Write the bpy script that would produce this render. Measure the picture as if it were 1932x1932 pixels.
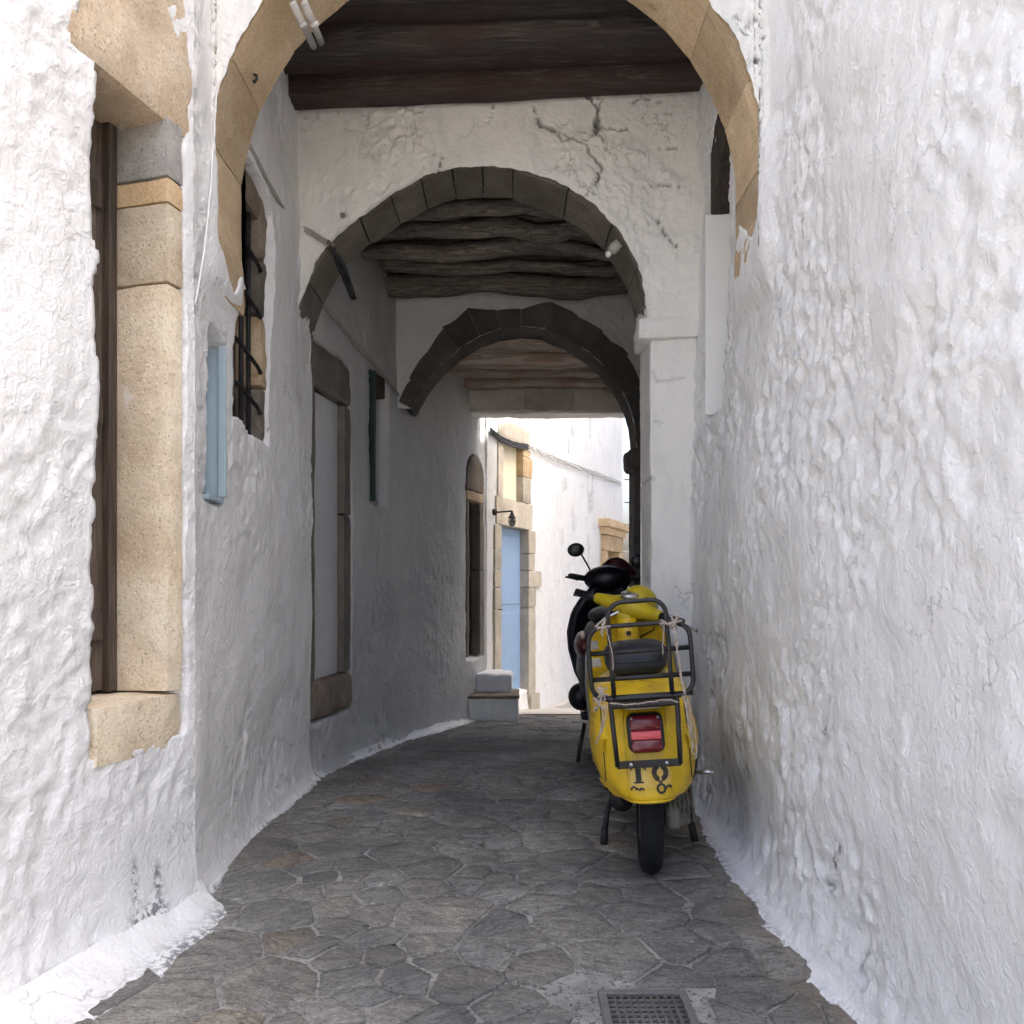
import bpy, math, random
import numpy as np
from mathutils import Vector, Matrix
random.seed(7); np.random.seed(7)
for o in list(bpy.data.objects): bpy.data.objects.remove(o)
scene = bpy.context.scene
COL = scene.collection

# ------------------------------------------------------------ camera, sky, sun, exposure
EYE, F, XC, YH = 1.08, 1500.0, 966.0, 1107.0
cam_d = bpy.data.cameras.new('camera'); cam = bpy.data.objects.new('camera', cam_d); COL.objects.link(cam)
cam.location = (0, 0, EYE); cam.rotation_euler = (math.radians(90), 0, 0)
cam_d.sensor_width = 36; cam_d.lens = 36*F/1932.0; cam_d.shift_y = (YH-966)/1932.0
cam_d.clip_start = 0.05; cam_d.clip_end = 2000
scene.camera = cam
SUN_EL, SUN_AZ = math.radians(52), math.radians(93)      # azimuth clockwise from +Y
world = bpy.data.worlds.new('World'); scene.world = world; world.use_nodes = True
wn = world.node_tree.nodes; wl = world.node_tree.links
sky = wn.new('ShaderNodeTexSky'); sky.sky_type = 'NISHITA'; sky.sun_disc = False
sky.sun_elevation = SUN_EL; sky.sun_rotation = SUN_AZ; sky.air_density = 0.8; sky.dust_density = 8.5; sky.ozone_density = 0.6
wl.new(sky.outputs[0], wn['Background'].inputs[0]); wn['Background'].inputs[1].default_value = 0.15
sd = bpy.data.lights.new('sun', 'SUN'); sd.energy = 2.4; sd.angle = math.radians(0.5); sd.color = (1.0, 0.95, 0.87)
sun = bpy.data.objects.new('sun', sd); COL.objects.link(sun)
sv = Vector((math.sin(SUN_AZ)*math.cos(SUN_EL), math.cos(SUN_AZ)*math.cos(SUN_EL), math.sin(SUN_EL)))
sun.rotation_euler = sv.to_track_quat('Z', 'Y').to_euler(); sun.location = sv*30
vs = scene.view_settings
vs.view_transform = 'Standard'; vs.look = 'None'; vs.gamma = 1.0; vs.exposure = 2.36; vs.use_curve_mapping = False
scene.render.engine = 'CYCLES'
scene.cycles.max_bounces = 8; scene.cycles.diffuse_bounces = 6; scene.cycles.adaptive_threshold = .03

SHADE_HOUSE_H = 11.6; L1_TOP = 5.2  # height of the added far house sets the shade on the facade
# ------------------------------------------------------------ helpers
def P(px, py, d): return Vector(((px-XC)/F*d, d, EYE+(YH-py)/F*d))
def G(d):   # ground height along the lane
    return np.interp(d, [-50, 3.6, 4.4, 8.5, 14, 60], [0, 0, -0.028, -0.27, -0.95, -3.0])
def gd(py):  # depth of a ground point seen at row py
    lo, hi = 1.0, 40.0
    for _ in range(50):
        m = (lo+hi)/2
        if YH+F*(EYE-float(G(m)))/m > py: lo = m
        else: hi = m
    return lo
def GP(px, py):
    d = gd(py); return ((px-XC)/F*d, d)

def _h(ix, iy, iz, seed):
    n = (ix.astype(np.int64)*374761393 + iy.astype(np.int64)*668265263 + iz.astype(np.int64)*2147483647 + seed*1274126177) & 0xffffffff
    n = ((n ^ (n >> 13))*1274126177) & 0xffffffff
    n = ((n ^ (n >> 16))*2246822519) & 0xffffffff
    return ((n ^ (n >> 15)) & 0xffffff)/8388607.5-1.0
def vn(x, y, z, seed=0):
    x, y, z = np.broadcast_arrays(np.asarray(x, float), np.asarray(y, float), np.asarray(z, float))
    fx, fy, fz = np.floor(x), np.floor(y), np.floor(z)
    tx, ty, tz = x-fx, y-fy, z-fz
    f = lambda t: t*t*t*(t*(t*6-15)+10)
    tx, ty, tz = f(tx), f(ty), f(tz)
    r = 0
    for a in (0, 1):
        wa = tx if a else 1-tx
        for b in (0, 1):
            wb = ty if b else 1-ty
            for c in (0, 1):
                wc = tz if c else 1-tz
                r = r + wa*wb*wc*_h(fx+a, fy+b, fz+c, seed)
    return r
def fbm(x, y, z, scale, octs=3, seed=0, gain=.5):
    r = 0; a = 1.0; s = scale
    x = np.asarray(x, float); y = np.asarray(y, float); z = np.asarray(z, float)
    for o in range(octs):
        c, q = math.cos(.7*o+.4), math.sin(.7*o+.4)
        r = r + a*vn((c*y-q*z)*s+11.3*o, (q*y+c*z)*s-7.7*o, x*s+3.1*o, seed+o)
        a *= gain; s *= 2.03
    return r
def smooth(e0, e1, x):
    t = np.clip((x-e0)/(e1-e0), 0, 1); return t*t*(3-2*t)
def box01(u, u0, u1, v, v0, v1, e):
    return smooth(u0-e/2, u0+e/2, u)*(1-smooth(u1-e/2, u1+e/2, u))*smooth(v0-e/2, v0+e/2, v)*(1-smooth(v1-e/2, v1+e/2, v))

def thing(name, label, cat, loc=(0, 0, 0), rz=0, group=None):
    o = bpy.data.objects.new(name, None); COL.objects.link(o)
    o.location = loc; o.rotation_euler = (0, 0, rz); o.empty_display_size = .1
    o['label'] = label; o['category'] = cat
    if group: o['group'] = group
    return o
def tag(o, label, cat, group=None):
    o['label'] = label; o['category'] = cat
    if group: o['group'] = group
    return o
def root_loc(p):
    v = Vector((0, 0, 0))
    while p is not None:
        v += p.location; p = p.parent
    return v
def mesh(name, verts, faces, mat, parent=None, smooth_=True, local=False, attr=None):
    """one mesh object; verts are world coordinates unless local"""
    me = bpy.data.meshes.new(name)
    V = np.asarray(verts, float).reshape(-1, 3)
    off = Vector((0, 0, 0)) if (local or parent is None) else root_loc(parent)
    if off.length > 0: V = V-np.array(off)
    me.from_pydata(V.tolist(), [], [list(f) for f in faces]); me.update()
    if smooth_: me.polygons.foreach_set('use_smooth', [True]*len(me.polygons))
    for k, a in (attr or {}).items():
        at = me.attributes.new(k, 'FLOAT', 'POINT'); at.data.foreach_set('value', np.asarray(a, float).ravel())
    me.materials.append(mat)
    o = bpy.data.objects.new(name, me); COL.objects.link(o)
    if parent is not None: o.parent = parent
    return o
def gridfaces(n, m, base=0, flip=False, wrap=False):
    I, J = np.meshgrid(np.arange(n if wrap else n-1), np.arange(m-1), indexing='ij')
    I2 = (I+1) % n
    q = np.stack([I*m+J, I2*m+J, I2*m+J+1, I*m+J+1], -1).reshape(-1, 4)+base
    if flip: q = q[:, ::-1]
    return q.tolist()
class MB:
    """collects shapes for one mesh"""
    def __init__(s): s.v = []; s.f = []
    def add(s, v, f):
        b = len(s.v); s.v += [tuple(p) for p in v]; s.f += [[i+b for i in q] for q in f]; return s
    def box(s, c, size, M=None):
        x, y, z = [k/2 for k in size]
        v = [Vector((a*x, b*y, e*z)) for a in (-1, 1) for b in (-1, 1) for e in (-1, 1)]
        if M is not None: v = [M @ p for p in v]
        v = [p+Vector(c) for p in v]
        return s.add(v, [(0, 1, 3, 2), (4, 6, 7, 5), (0, 4, 5, 1), (2, 3, 7, 6), (0, 2, 6, 4), (1, 5, 7, 3)])
    def tube(s, pts, r, n=8, closed=False):
        pts = [Vector(p) for p in pts]; N = len(pts)
        rs = r if hasattr(r, '__len__') else [r]*N
        rings = []; up = None
        for i, p in enumerate(pts):
            a = pts[(i-1) % N] if (closed or i > 0) else p
            b = pts[(i+1) % N] if (closed or i < N-1) else p
            t = (b-a)
            if t.length < 1e-9: t = Vector((0, 0, 1))
            t.normalize()
            if up is None:
                up = t.cross(Vector((0, 0, 1)))
                if up.length < 1e-3: up = t.cross(Vector((1, 0, 0)))
            up = up-t*up.dot(t); up.normalize()
            w = t.cross(up)
            rings.append([p+(up*math.cos(2*math.pi*k/n)+w*math.sin(2*math.pi*k/n))*rs[i] for k in range(n)])
        v = [q for ring in rings for q in ring]; f = []
        for i in range(N if closed else N-1):
            j = (i+1) % N
            for k in range(n):
                f.append((i*n+k, i*n+(k+1) % n, j*n+(k+1) % n, j*n+k))
        if not closed:
            f.append(tuple(range(n))[::-1]); f.append(tuple(range((N-1)*n, N*n)))
        return s.add(v, f)
    def loft(s, rings, cap0=True, cap1=True):
        n = len(rings[0]); N = len(rings); v = [tuple(q) for r in rings for q in r]; f = []
        for i in range(N-1):
            for k in range(n):
                f.append((i*n+k, i*n+(k+1) % n, (i+1)*n+(k+1) % n, (i+1)*n+k))
        if cap0: f.append(tuple(range(n))[::-1])
        if cap1: f.append(tuple(range((N-1)*n, N*n)))
        return s.add(v, f)
    def ell(s, c, r, n=16, m=10, M=None):
        v = []; f = []
        for i in range(m+1):
            th = math.pi*i/m
            for k in range(n):
                p = Vector((r[0]*math.sin(th)*math.cos(2*math.pi*k/n), r[1]*math.sin(th)*math.sin(2*math.pi*k/n), r[2]*math.cos(th)))
                if M is not None: p = M @ p
                v.append(p+Vector(c))
        for i in range(m):
            for k in range(n):
                f.append((i*n+k, (i+1)*n+k, (i+1)*n+(k+1) % n, i*n+(k+1) % n))
        return s.add(v, f)
    def xf(s, M): s.v = [tuple(M @ Vector(p)) for p in s.v]; return s
    def build(s, name, mat, parent=None, smooth_=True, local=False, bevel=0):
        o = mesh(name, s.v, s.f, mat, parent, smooth_, local)
        if bevel:
            b = o.modifiers.new('bevel', 'BEVEL'); b.width = bevel; b.segments = 2; b.limit_method = 'ANGLE'; b.angle_limit = math.radians(40)
            if smooth_:
                w = o.modifiers.new('wn', 'WEIGHTED_NORMAL')
        return o
def rough_block(name, c, size, mat, parent, M=None, seed=0, amp=.006, n=(6, 6, 8), rnd=.012, local=False):
    """a hewn stone: rounded box grid with noise"""
    nx, ny, nz = n
    v = []; f = []; idx = {}
    def key(i, j, k):
        if (i, j, k) not in idx:
            idx[(i, j, k)] = len(v)
            p = np.array([i/nx-.5, j/ny-.5, k/nz-.5])*np.array(size)
            lim = np.array(size)/2-rnd
            q = np.clip(p, -lim, lim); dlt = p-q; L = np.linalg.norm(dlt)
            if L > 1e-9 and np.count_nonzero(np.abs(dlt) > 1e-9) > 1: p = q+dlt/L*rnd
            v.append(p)
        return idx[(i, j, k)]
    for a, b, A, B, fx in ((0, 1, nx, ny, 2), (1, 2, ny, nz, 0), (2, 0, nz, nx, 1)):
        for side in (0, n[fx]):
            for i in range(A):
                for j in range(B):
                    def mk(u, w):
                        t = [0, 0, 0]; t[a] = u; t[b] = w; t[fx] = side; return key(*t)
                    q = [mk(i, j), mk(i+1, j), mk(i+1, j+1), mk(i, j+1)]
                    f.append(q if side else q[::-1])
    V = np.array(v)
    nrm = V/np.array(size)*2; nrm = nrm/np.maximum(np.linalg.norm(nrm, axis=1, keepdims=True), 1e-6)
    cc = np.array(c)
    ns = fbm(V[:, 0]+cc[0]*3, V[:, 1]+cc[1]*3, V[:, 2]+cc[2]*3, 9, 3, seed)
    V = V+nrm*(ns*amp)[:, None]
    if M is not None: V = V @ np.array(M.to_3x3()).T
    o = mesh(name, V+cc, f, mat, parent, True, local)
    o.data.set_sharp_from_angle(angle=math.radians(38))
    return o

# ------------------------------------------------------------ materials
def newmat(name):
    m = bpy.data.materials.new(name); m.use_nodes = True
    nt = m.node_tree; return m, nt.nodes, nt.links, nt.nodes['Principled BSDF']
def N(nodes, t, **kw):
    n = nodes.new('ShaderNode'+t)
    for k, v in kw.items(): setattr(n, k, v)
    return n
def noise(nodes, links, coord, scale, detail=6, rough=.6, stretch=None, dist=0):
    src = coord
    if stretch:
        mp = N(nodes, 'Mapping'); mp.inputs['Scale'].default_value = stretch; links.new(coord, mp.inputs[0]); src = mp.outputs[0]
    t = N(nodes, 'TexNoise'); t.inputs['Scale'].default_value = scale; t.inputs['Detail'].default_value = detail
    t.inputs['Roughness'].default_value = rough; t.inputs['Distortion'].default_value = dist
    links.new(src, t.inputs[0]); return t.outputs[0]
def ramp(nodes, links, fac, stops):
    r = N(nodes, 'ValToRGB'); els = r.color_ramp.elements
    while len(els) < len(stops): els.new(.5)
    for e, (p, c) in zip(els, stops): e.position = p; e.color = (c[0], c[1], c[2], 1)
    links.new(fac, r.inputs[0]); return r.outputs[0]
def mixc(nodes, links, fac, a, b, mode='MIX'):
    m = N(nodes, 'Mix', data_type='RGBA', blend_type=mode)
    if isinstance(fac, (int, float)): m.inputs[0].default_value = fac
    else: links.new(fac, m.inputs[0])
    for s, x in ((6, a), (7, b)):
        if isinstance(x, tuple): m.inputs[s].default_value = (x[0], x[1], x[2], 1)
        else: links.new(x, m.inputs[s])
    return m.outputs[2]
def math_(nodes, links, op, a, b=None, clamp=False):
    m = N(nodes, 'Math', operation=op, use_clamp=clamp)
    for s, x in ((0, a), (1, b)):
        if x is None: continue
        if isinstance(x, (int, float)): m.inputs[s].default_value = x
        else: links.new(x, m.inputs[s])
    return m.outputs[0]
def bump(nodes, links, b, parts, dist=.01, strength=1):
    h = None
    for out, w in parts:
        t = math_(nodes, links, 'MULTIPLY', out, w)
        h = t if h is None else math_(nodes, links, 'ADD', h, t)
    bp = N(nodes, 'Bump'); bp.inputs['Strength'].default_value = strength; bp.inputs['Distance'].default_value = dist
    links.new(h, bp.inputs['Height']); links.new(bp.outputs[0], b.inputs['Normal'])
def coordn(nodes, kind='Object'):
    return N(nodes, 'TexCoord').outputs[kind]

def plaster_mat(name, c, c2, stain=(.40, .395, .38), rough=.55, fine=1.0):
    m, n, l, b = newmat(name); co = coordn(n)
    big = noise(n, l, co, 1.3, 4, .6); mid = noise(n, l, co, 9, 6, .65); fin = noise(n, l, co, 60, 5, .65)
    col = mixc(n, l, ramp(n, l, big, [(.35, (0, 0, 0)), (.7, (1, 1, 1))]), c, c2)
    # patches where an older, greyer coat shows through, brush-dragged
    brush = noise(n, l, co, 6, 8, .72, (1, 1, .45), .8)
    col = mixc(n, l, math_(n, l, 'MULTIPLY', ramp(n, l, brush, [(.48, (0, 0, 0)), (.64, (1, 1, 1))]), .42), col, (.58, .583, .575))
    spk = ramp(n, l, noise(n, l, co, 46, 4, .6), [(.685, (0, 0, 0)), (.72, (1, 1, 1))])
    msk = ramp(n, l, noise(n, l, co, 2.2, 3, .5), [(.50, (0, 0, 0)), (.66, (1, 1, 1))])
    col = mixc(n, l, math_(n, l, 'MULTIPLY', math_(n, l, 'MULTIPLY', spk, msk), .7), col, stain)
    drip = ramp(n, l, noise(n, l, co, 3.0, 5, .65, (4, 4, .3)), [(.54, (0, 0, 0)), (.78, (1, 1, 1))])
    col = mixc(n, l, math_(n, l, 'MULTIPLY', drip, .14), col, (.52, .515, .50))
    vor = N(n, 'TexVoronoi', feature='DISTANCE_TO_EDGE'); vor.inputs['Scale'].default_value = 2.6
    wv_ = N(n, 'VectorMath', operation='ADD'); l.new(co, wv_.inputs[0])
    nzc = N(n, 'TexNoise'); nzc.inputs['Scale'].default_value = 7; nzc.inputs['Detail'].default_value = 5; l.new(co, nzc.inputs[0])
    sc_ = N(n, 'VectorMath', operation='SCALE'); sc_.inputs['Scale'].default_value = .35; l.new(nzc.outputs['Color'], sc_.inputs[0]); l.new(sc_.outputs[0], wv_.inputs[1])
    l.new(wv_.outputs[0], vor.inputs['Vector'])
    hair = ramp(n, l, vor.outputs['Distance'], [(.004, (1, 1, 1)), (.011, (0, 0, 0))])
    hm = ramp(n, l, noise(n, l, co, 1.7, 3, .6), [(.52, (0, 0, 0)), (.60, (1, 1, 1))])
    col = mixc(n, l, math_(n, l, 'MULTIPLY', math_(n, l, 'MULTIPLY', hair, hm), .5), col, (.30, .295, .285))
    at = N(n, 'Attribute', attribute_name='dirt')
    col = mixc(n, l, at.outputs['Fac'], col, (.05, .045, .042))
    at2 = N(n, 'Attribute', attribute_name='worn')
    wn_ = math_(n, l, 'MULTIPLY', at2.outputs['Fac'], ramp(n, l, noise(n, l, co, 40, 6, .75), [(.47, (0, 0, 0)), (.52, (1, 1, 1))]))
    col = mixc(n, l, wn_, col, (.20, .21, .22))
    l.new(col, b.inputs['Base Color']); b.inputs['Roughness'].default_value = rough
    b.inputs['Specular IOR Level'].default_value = .4
    dab = math_(n, l, 'ABSOLUTE', math_(n, l, 'SUBTRACT', noise(n, l, co, 19, 4, .55, (1, 1, .8), .6), .5))
    dab2 = math_(n, l, 'ABSOLUTE', math_(n, l, 'SUBTRACT', noise(n, l, co, 37, 3, .5, (1, .8, 1), .4), .5))
    bump(n, l, b, [(mid, .35), (dab, -.95*fine), (dab2, .65*fine), (fin, .20*fine), (brush, .30), (noise(n, l, co, 130, 3, .6), .07*fine)], .012, .85)
    return m
def stone_mat(name, a, bb, c, rough=.85, pits=.5, joint=0, scale=5):
    m, n, l, b = newmat(name); co = coordn(n)
    info = N(n, 'ObjectInfo').outputs['Random']
    big = noise(n, l, co, scale, 5, .62); fin = noise(n, l, co, 90, 4, .7)
    col = ramp(n, l, big, [(.3, a), (.5, bb), (.72, c)])
    col = mixc(n, l, ramp(n, l, fin, [(.30, (.8, .8, .8)), (.46, (0, 0, 0))]), col, tuple(x*.62 for x in a))
    col = mixc(n, l, ramp(n, l, fin, [(.6, (0, 0, 0)), (.72, (1, 1, 1))]), col, tuple(min(1, x*1.35) for x in c))
    stn = noise(n, l, co, 2.4, 6, .7, None, .8)
    col = mixc(n, l, math_(n, l, 'MULTIPLY', ramp(n, l, stn, [(.46, (0, 0, 0)), (.66, (1, 1, 1))]), .45), col, tuple(x*.62 for x in bb))
    lime = ramp(n, l, noise(n, l, co, 7, 8, .75), [(.64, (0, 0, 0)), (.69, (1, 1, 1))])
    col = mixc(n, l, math_(n, l, 'MULTIPLY', lime, .5), col, tuple(min(.8, x*1.5+.06) for x in c))
    hs = N(n, 'HueSaturation'); l.new(col, hs.inputs['Color'])
    l.new(math_(n, l, 'ADD', math_(n, l, 'MULTIPLY', info, .32), .84), hs.inputs['Value'])
    vor = N(n, 'TexVoronoi'); vor.inputs['Scale'].default_value = 42; l.new(co, vor.inputs[0])
    pit = ramp(n, l, vor.outputs[0], [(.05, (0, 0, 0)), (.22, (1, 1, 1))])
    l.new(hs.outputs[0], b.inputs['Base Color']); b.inputs['Roughness'].default_value = rough
    b.inputs['Specular IOR Level'].default_value = .25
    bump(n, l, b, [(big, .6), (fin, .25), (pit, pits*.3), (noise(n, l, co, 24, 5, .6), .5)], .012, .9)
    return m
def wood_mat(name, a, bb, c, axis='x', rough=.75, red=None, paint=None, scale=1.0):
    m, n, l, b = newmat(name); co = coordn(n)
    st = {'x': (.9, 14, 14), 'y': (14, .9, 14), 'z': (14, 14, .9)}[axis]
    st = tuple(k*scale for k in st)
    info = N(n, 'ObjectInfo').outputs['Random']
    off = N(n, 'Mapping'); cv = N(n, 'CombineXYZ')
    for k in range(3): l.new(math_(n, l, 'MULTIPLY', info, 37.0), cv.inputs[k])
    l.new(cv.outputs[0], off.inputs['Location']); l.new(co, off.inputs[0])
    g = noise(n, l, off.outputs[0], 2.2, 9, .65, st, 1.2); g2 = noise(n, l, off.outputs[0], 7.5, 6, .7, st)
    patch = noise(n, l, off.outputs[0], 2.6, 4, .6)
    col = ramp(n, l, g, [(.3, a), (.52, bb), (.75, c)])
    if red: col = mixc(n, l, ramp(n, l, patch, [(.45, (0, 0, 0)), (.62, (.75, .75, .75))]), col, red)
    if paint:
        pk = ramp(n, l, math_(n, l, 'ADD', math_(n, l, 'MULTIPLY', g, .6), math_(n, l, 'MULTIPLY', patch, .4)), [(.44, (0, 0, 0)), (.5, (1, 1, 1))])
        col = mixc(n, l, pk, col, paint)
    col = mixc(n, l, ramp(n, l, g2, [(.30, (1, 1, 1)), (.42, (0, 0, 0))]), col, tuple(x*.35 for x in a))
    hs = N(n, 'HueSaturation'); l.new(col, hs.inputs['Color'])
    l.new(math_(n, l, 'ADD', math_(n, l, 'MULTIPLY', info, .5), .75), hs.inputs['Value'])
    l.new(hs.outputs[0], b.inputs['Base Color']); b.inputs['Roughness'].default_value = rough
    b.inputs['Specular IOR Level'].default_value = .3
    bump(n, l, b, [(g, .7), (g2, .4), (patch, .3)], .012, .9)
    return m
def paint_mat(name, c, rough=.35, metal=0, dirt=.25, dcol=(.12, .09, .05), chips=None, spec=.5, scale=6, bumpy=.1):
    m, n, l, b = newmat(name); co = coordn(n)
    nz_ = noise(n, l, co, scale, 6, .65); f = noise(n, l, co, scale*9, 5, .7)
    col = mixc(n, l, math_(n, l, 'MULTIPLY', ramp(n, l, nz_, [(.42, (0, 0, 0)), (.75, (1, 1, 1))]), dirt), c, dcol)
    if chips:
        k = ramp(n, l, math_(n, l, 'ADD', math_(n, l, 'MULTIPLY', f, .65), math_(n, l, 'MULTIPLY', nz_, .35)), [(.615, (0, 0, 0)), (.63, (1, 1, 1))])
        col = mixc(n, l, k, col, chips)
    l.new(col, b.inputs['Base Color']); b.inputs['Metallic'].default_value = metal
    l.new(ramp(n, l, nz_, [(.3, (rough*.8,)*3), (.75, (min(1, rough*1.5),)*3)]), b.inputs['Roughness'])
    b.inputs['Specular IOR Level'].default_value = spec
    if bumpy: bump(n, l, b, [(nz_, .5), (f, .3)], .004, bumpy)
    return m
def dust_fac(n, l, co):
    """brown dust gathered along the foot of the right wall"""
    sp = N(n, 'SeparateXYZ'); l.new(co, sp.inputs[0])
    nz_ = noise(n, l, co, 5, 6, .7)
    e = math_(n, l, 'ADD', math_(n, l, 'MULTIPLY', math_(n, l, 'SUBTRACT', sp.outputs[0], .70), 5.0), math_(n, l, 'MULTIPLY', math_(n, l, 'SUBTRACT', nz_, .5), 3.2))
    return math_(n, l, 'MULTIPLY', math_(n, l, 'MULTIPLY', e, 1.0, True), .62)
def slate_mat():
    m, n, l, b = newmat('slate'); co = coordn(n); info = N(n, 'ObjectInfo').outputs['Random']
    rv = N(n, 'VectorRotate', rotation_type='Z_AXIS'); l.new(co, rv.inputs[0])
    l.new(math_(n, l, 'SUBTRACT', math_(n, l, 'MULTIPLY', info, 1.4), .7), rv.inputs['Angle'])
    st = noise(n, l, rv.outputs[0], 6, 10, .76, (1.0, 2.2, 1), 1.6); f = noise(n, l, co, 85, 6, .75); big = noise(n, l, co, 1.4, 4, .6)
    gr_ = noise(n, l, co, 30, 6, .75)
    col = ramp(n, l, st, [(.30, (.115, .115, .115)), (.45, (.19, .187, .182)), (.57, (.27, .265, .253)), (.72, (.40, .39, .365))])
    ln_ = noise(n, l, rv.outputs[0], 12, 7, .72, (1, 3.2, 1), 2.2)
    wv = ramp(n, l, ln_, [(.52, (0, 0, 0)), (.56, (.6, .6, .6)), (.60, (0, 0, 0))])
    col = mixc(n, l, wv, col, (.50, .49, .455))
    col = mixc(n, l, ramp(n, l, gr_, [(.58, (0, 0, 0)), (.66, (.7, .7, .7))]), col, (.48, .47, .44))
    tint = ramp(n, l, info, [(0, (.96, .96, .94)), (.35, (1.04, 1.02, .97)), (.90, (1.06, 1.02, .94)), (.955, (1.10, 1.0, .86)), (.98, (1.35, .97, .72)), (1, (.6, .6, .62))])
    col = mixc(n, l, 1.0, col, tint, 'MULTIPLY')
    hs = N(n, 'HueSaturation'); l.new(col, hs.inputs['Color'])
    l.new(math_(n, l, 'ADD', math_(n, l, 'MULTIPLY', math_(n, l, 'FRACT', math_(n, l, 'MULTIPLY', info, 13.7)), .34), 1.03), hs.inputs['Value'])
    col = mixc(n, l, ramp(n, l, f, [(.34, (.85, .85, .85)), (.46, (0, 0, 0))]), hs.outputs[0], (.05, .05, .052))
    col = mixc(n, l, ramp(n, l, big, [(.38, (.55, .55, .55)), (.60, (0, 0, 0))]), col, (.10, .10, .103))
    col = mixc(n, l, dust_fac(n, l, co), col, (.30, .24, .175))
    l.new(col, b.inputs['Base Color']); b.inputs['Roughness'].default_value = .95; b.inputs['Specular IOR Level'].default_value = .08
    bump(n, l, b, [(st, .9), (f, .35), (gr_, .5)], .016, 1.0)
    return m
def mortar_mat():
    m, n, l, b = newmat('mortar'); co = coordn(n)
    a = noise(n, l, co, 6, 6, .65); f = noise(n, l, co, 70, 4, .7)
    col = ramp(n, l, a, [(.3, (.17, .166, .155)), (.5, (.28, .273, .255)), (.7, (.44, .43, .40))])
    col = mixc(n, l, ramp(n, l, f, [(.36, (1, 1, 1)), (.48, (0, 0, 0))]), col, (.08, .08, .078))
    col = mixc(n, l, dust_fac(n, l, co), col, (.30, .24, .175))
    l.new(col, b.inputs['Base Color']); b.inputs['Roughness'].default_value = .95; b.inputs['Specular IOR Level'].default_value = .08
    bump(n, l, b, [(a, .5), (f, .4)], .01, .8)
    return m

M_white = plaster_mat('whitewash', (.75, .755, .757), (.80, .803, .80))
M_shadewhite = plaster_mat('shaded_whitewash', (.44, .45, .455), (.54, .55, .55), rough=.7)  # whitewash with the shade of the covered passage put into its colour
M_cream = plaster_mat('lime_plaster', (.75, .742, .705), (.81, .80, .765), rough=.8)
M_grey = plaster_mat('grey_plaster', (.52, .54, .56), (.62, .64, .66), rough=.75, fine=.5)
M_tan = stone_mat('tan_limestone', (.42, .31, .19), (.51, .39, .25), (.58, .47, .33), pits=.3)
M_honey = stone_mat('honey_limestone', (.56, .445, .305), (.70, .595, .44), (.78, .70, .565), pits=.9)
M_honey2 = stone_mat('rosy_limestone', (.45, .345, .235), (.56, .45, .325), (.65, .555, .43), pits=.8)
M_shadestone = stone_mat('passage_shade_stone', (.09, .08, .07), (.14, .125, .11), (.20, .18, .16), pits=.6)  # dark colour carries the passage shade on hidden wall and far pier
M_greystone = stone_mat('grey_granite', (.27, .26, .245), (.36, .35, .325), (.46, .44, .41), pits=.5)
M_brown = stone_mat('brown_stone', (.15, .12, .09), (.215, .175, .135), (.29, .245, .19), pits=.5)
M_vous = stone_mat('voussoir_stone', (.13, .113, .092), (.175, .155, .128), (.22, .198, .165), pits=.4)
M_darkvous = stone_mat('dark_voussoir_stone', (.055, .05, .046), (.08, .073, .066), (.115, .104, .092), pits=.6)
M_palestone = stone_mat('pale_stone', (.40, .36, .29), (.50, .455, .38), (.60, .55, .47), pits=.5)
M_ochre = stone_mat('ochre_stone', (.50, .34, .18), (.62, .46, .28), (.72, .58, .40), pits=.4)
M_conc = stone_mat('weathered_concrete', (.40, .37, .325), (.52, .49, .44), (.60, .57, .52), pits=.3, scale=3)
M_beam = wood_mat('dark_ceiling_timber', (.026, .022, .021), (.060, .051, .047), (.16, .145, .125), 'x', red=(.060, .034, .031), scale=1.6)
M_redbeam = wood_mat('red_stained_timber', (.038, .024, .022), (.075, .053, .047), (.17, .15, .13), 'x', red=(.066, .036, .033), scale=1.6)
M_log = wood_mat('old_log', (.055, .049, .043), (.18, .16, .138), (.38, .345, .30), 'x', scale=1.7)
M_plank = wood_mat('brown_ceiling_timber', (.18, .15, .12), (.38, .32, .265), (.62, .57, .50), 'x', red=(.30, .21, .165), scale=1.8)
M_shut = wood_mat('weathered_shutter', (.045, .033, .025), (.10, .075, .058), (.19, .16, .13), 'z', paint=None)
M_darkwood = wood_mat('dark_door_wood', (.03, .024, .02), (.06, .048, .04), (.10, .085, .07), 'z')
M_blue = paint_mat('pale_blue_paint', (.36, .46, .52), .5, dirt=.12, dcol=(.30, .36, .40))
M_bluedoor = paint_mat('blue_door_paint', (.25, .38, .58), .45, dirt=.1, dcol=(.15, .24, .42))
M_cleanwhite = paint_mat('white_joinery_paint', (.82, .82, .80), .6, dirt=.12, dcol=(.6, .6, .58))
M_green = paint_mat('dark_green_paint', (.010, .032, .025), .5, dirt=.1)
M_yellow = paint_mat('yellow_scooter_paint', (.62, .405, .008), .34, dirt=.8, dcol=(.28, .175, .010), chips=(.085, .045, .02), scale=7)
M_yellow2 = paint_mat('greenish_yellow_paint', (.50, .38, .008), .36, dirt=.45, dcol=(.26, .19, .015), chips=(.09, .06, .02), scale=5)
M_rubber = paint_mat('tyre_rubber', (.008, .009, .012), .8, dirt=.5, dcol=(.022, .022, .022), scale=20, bumpy=.6, spec=.3)
M_rack = paint_mat('black_rack_tube', (.009, .009, .011), .42, dirt=.5, dcol=(.035, .022, .018), scale=14, chips=(.07, .035, .02))
M_blackp = paint_mat('black_plastic', (.004, .004, .007), .38, dirt=.15, dcol=(.02, .02, .02), scale=8)
M_vinyl = paint_mat('seat_vinyl', (.006, .008, .014), .5, dirt=.45, dcol=(.018, .020, .026), scale=9, bumpy=.4)
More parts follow.
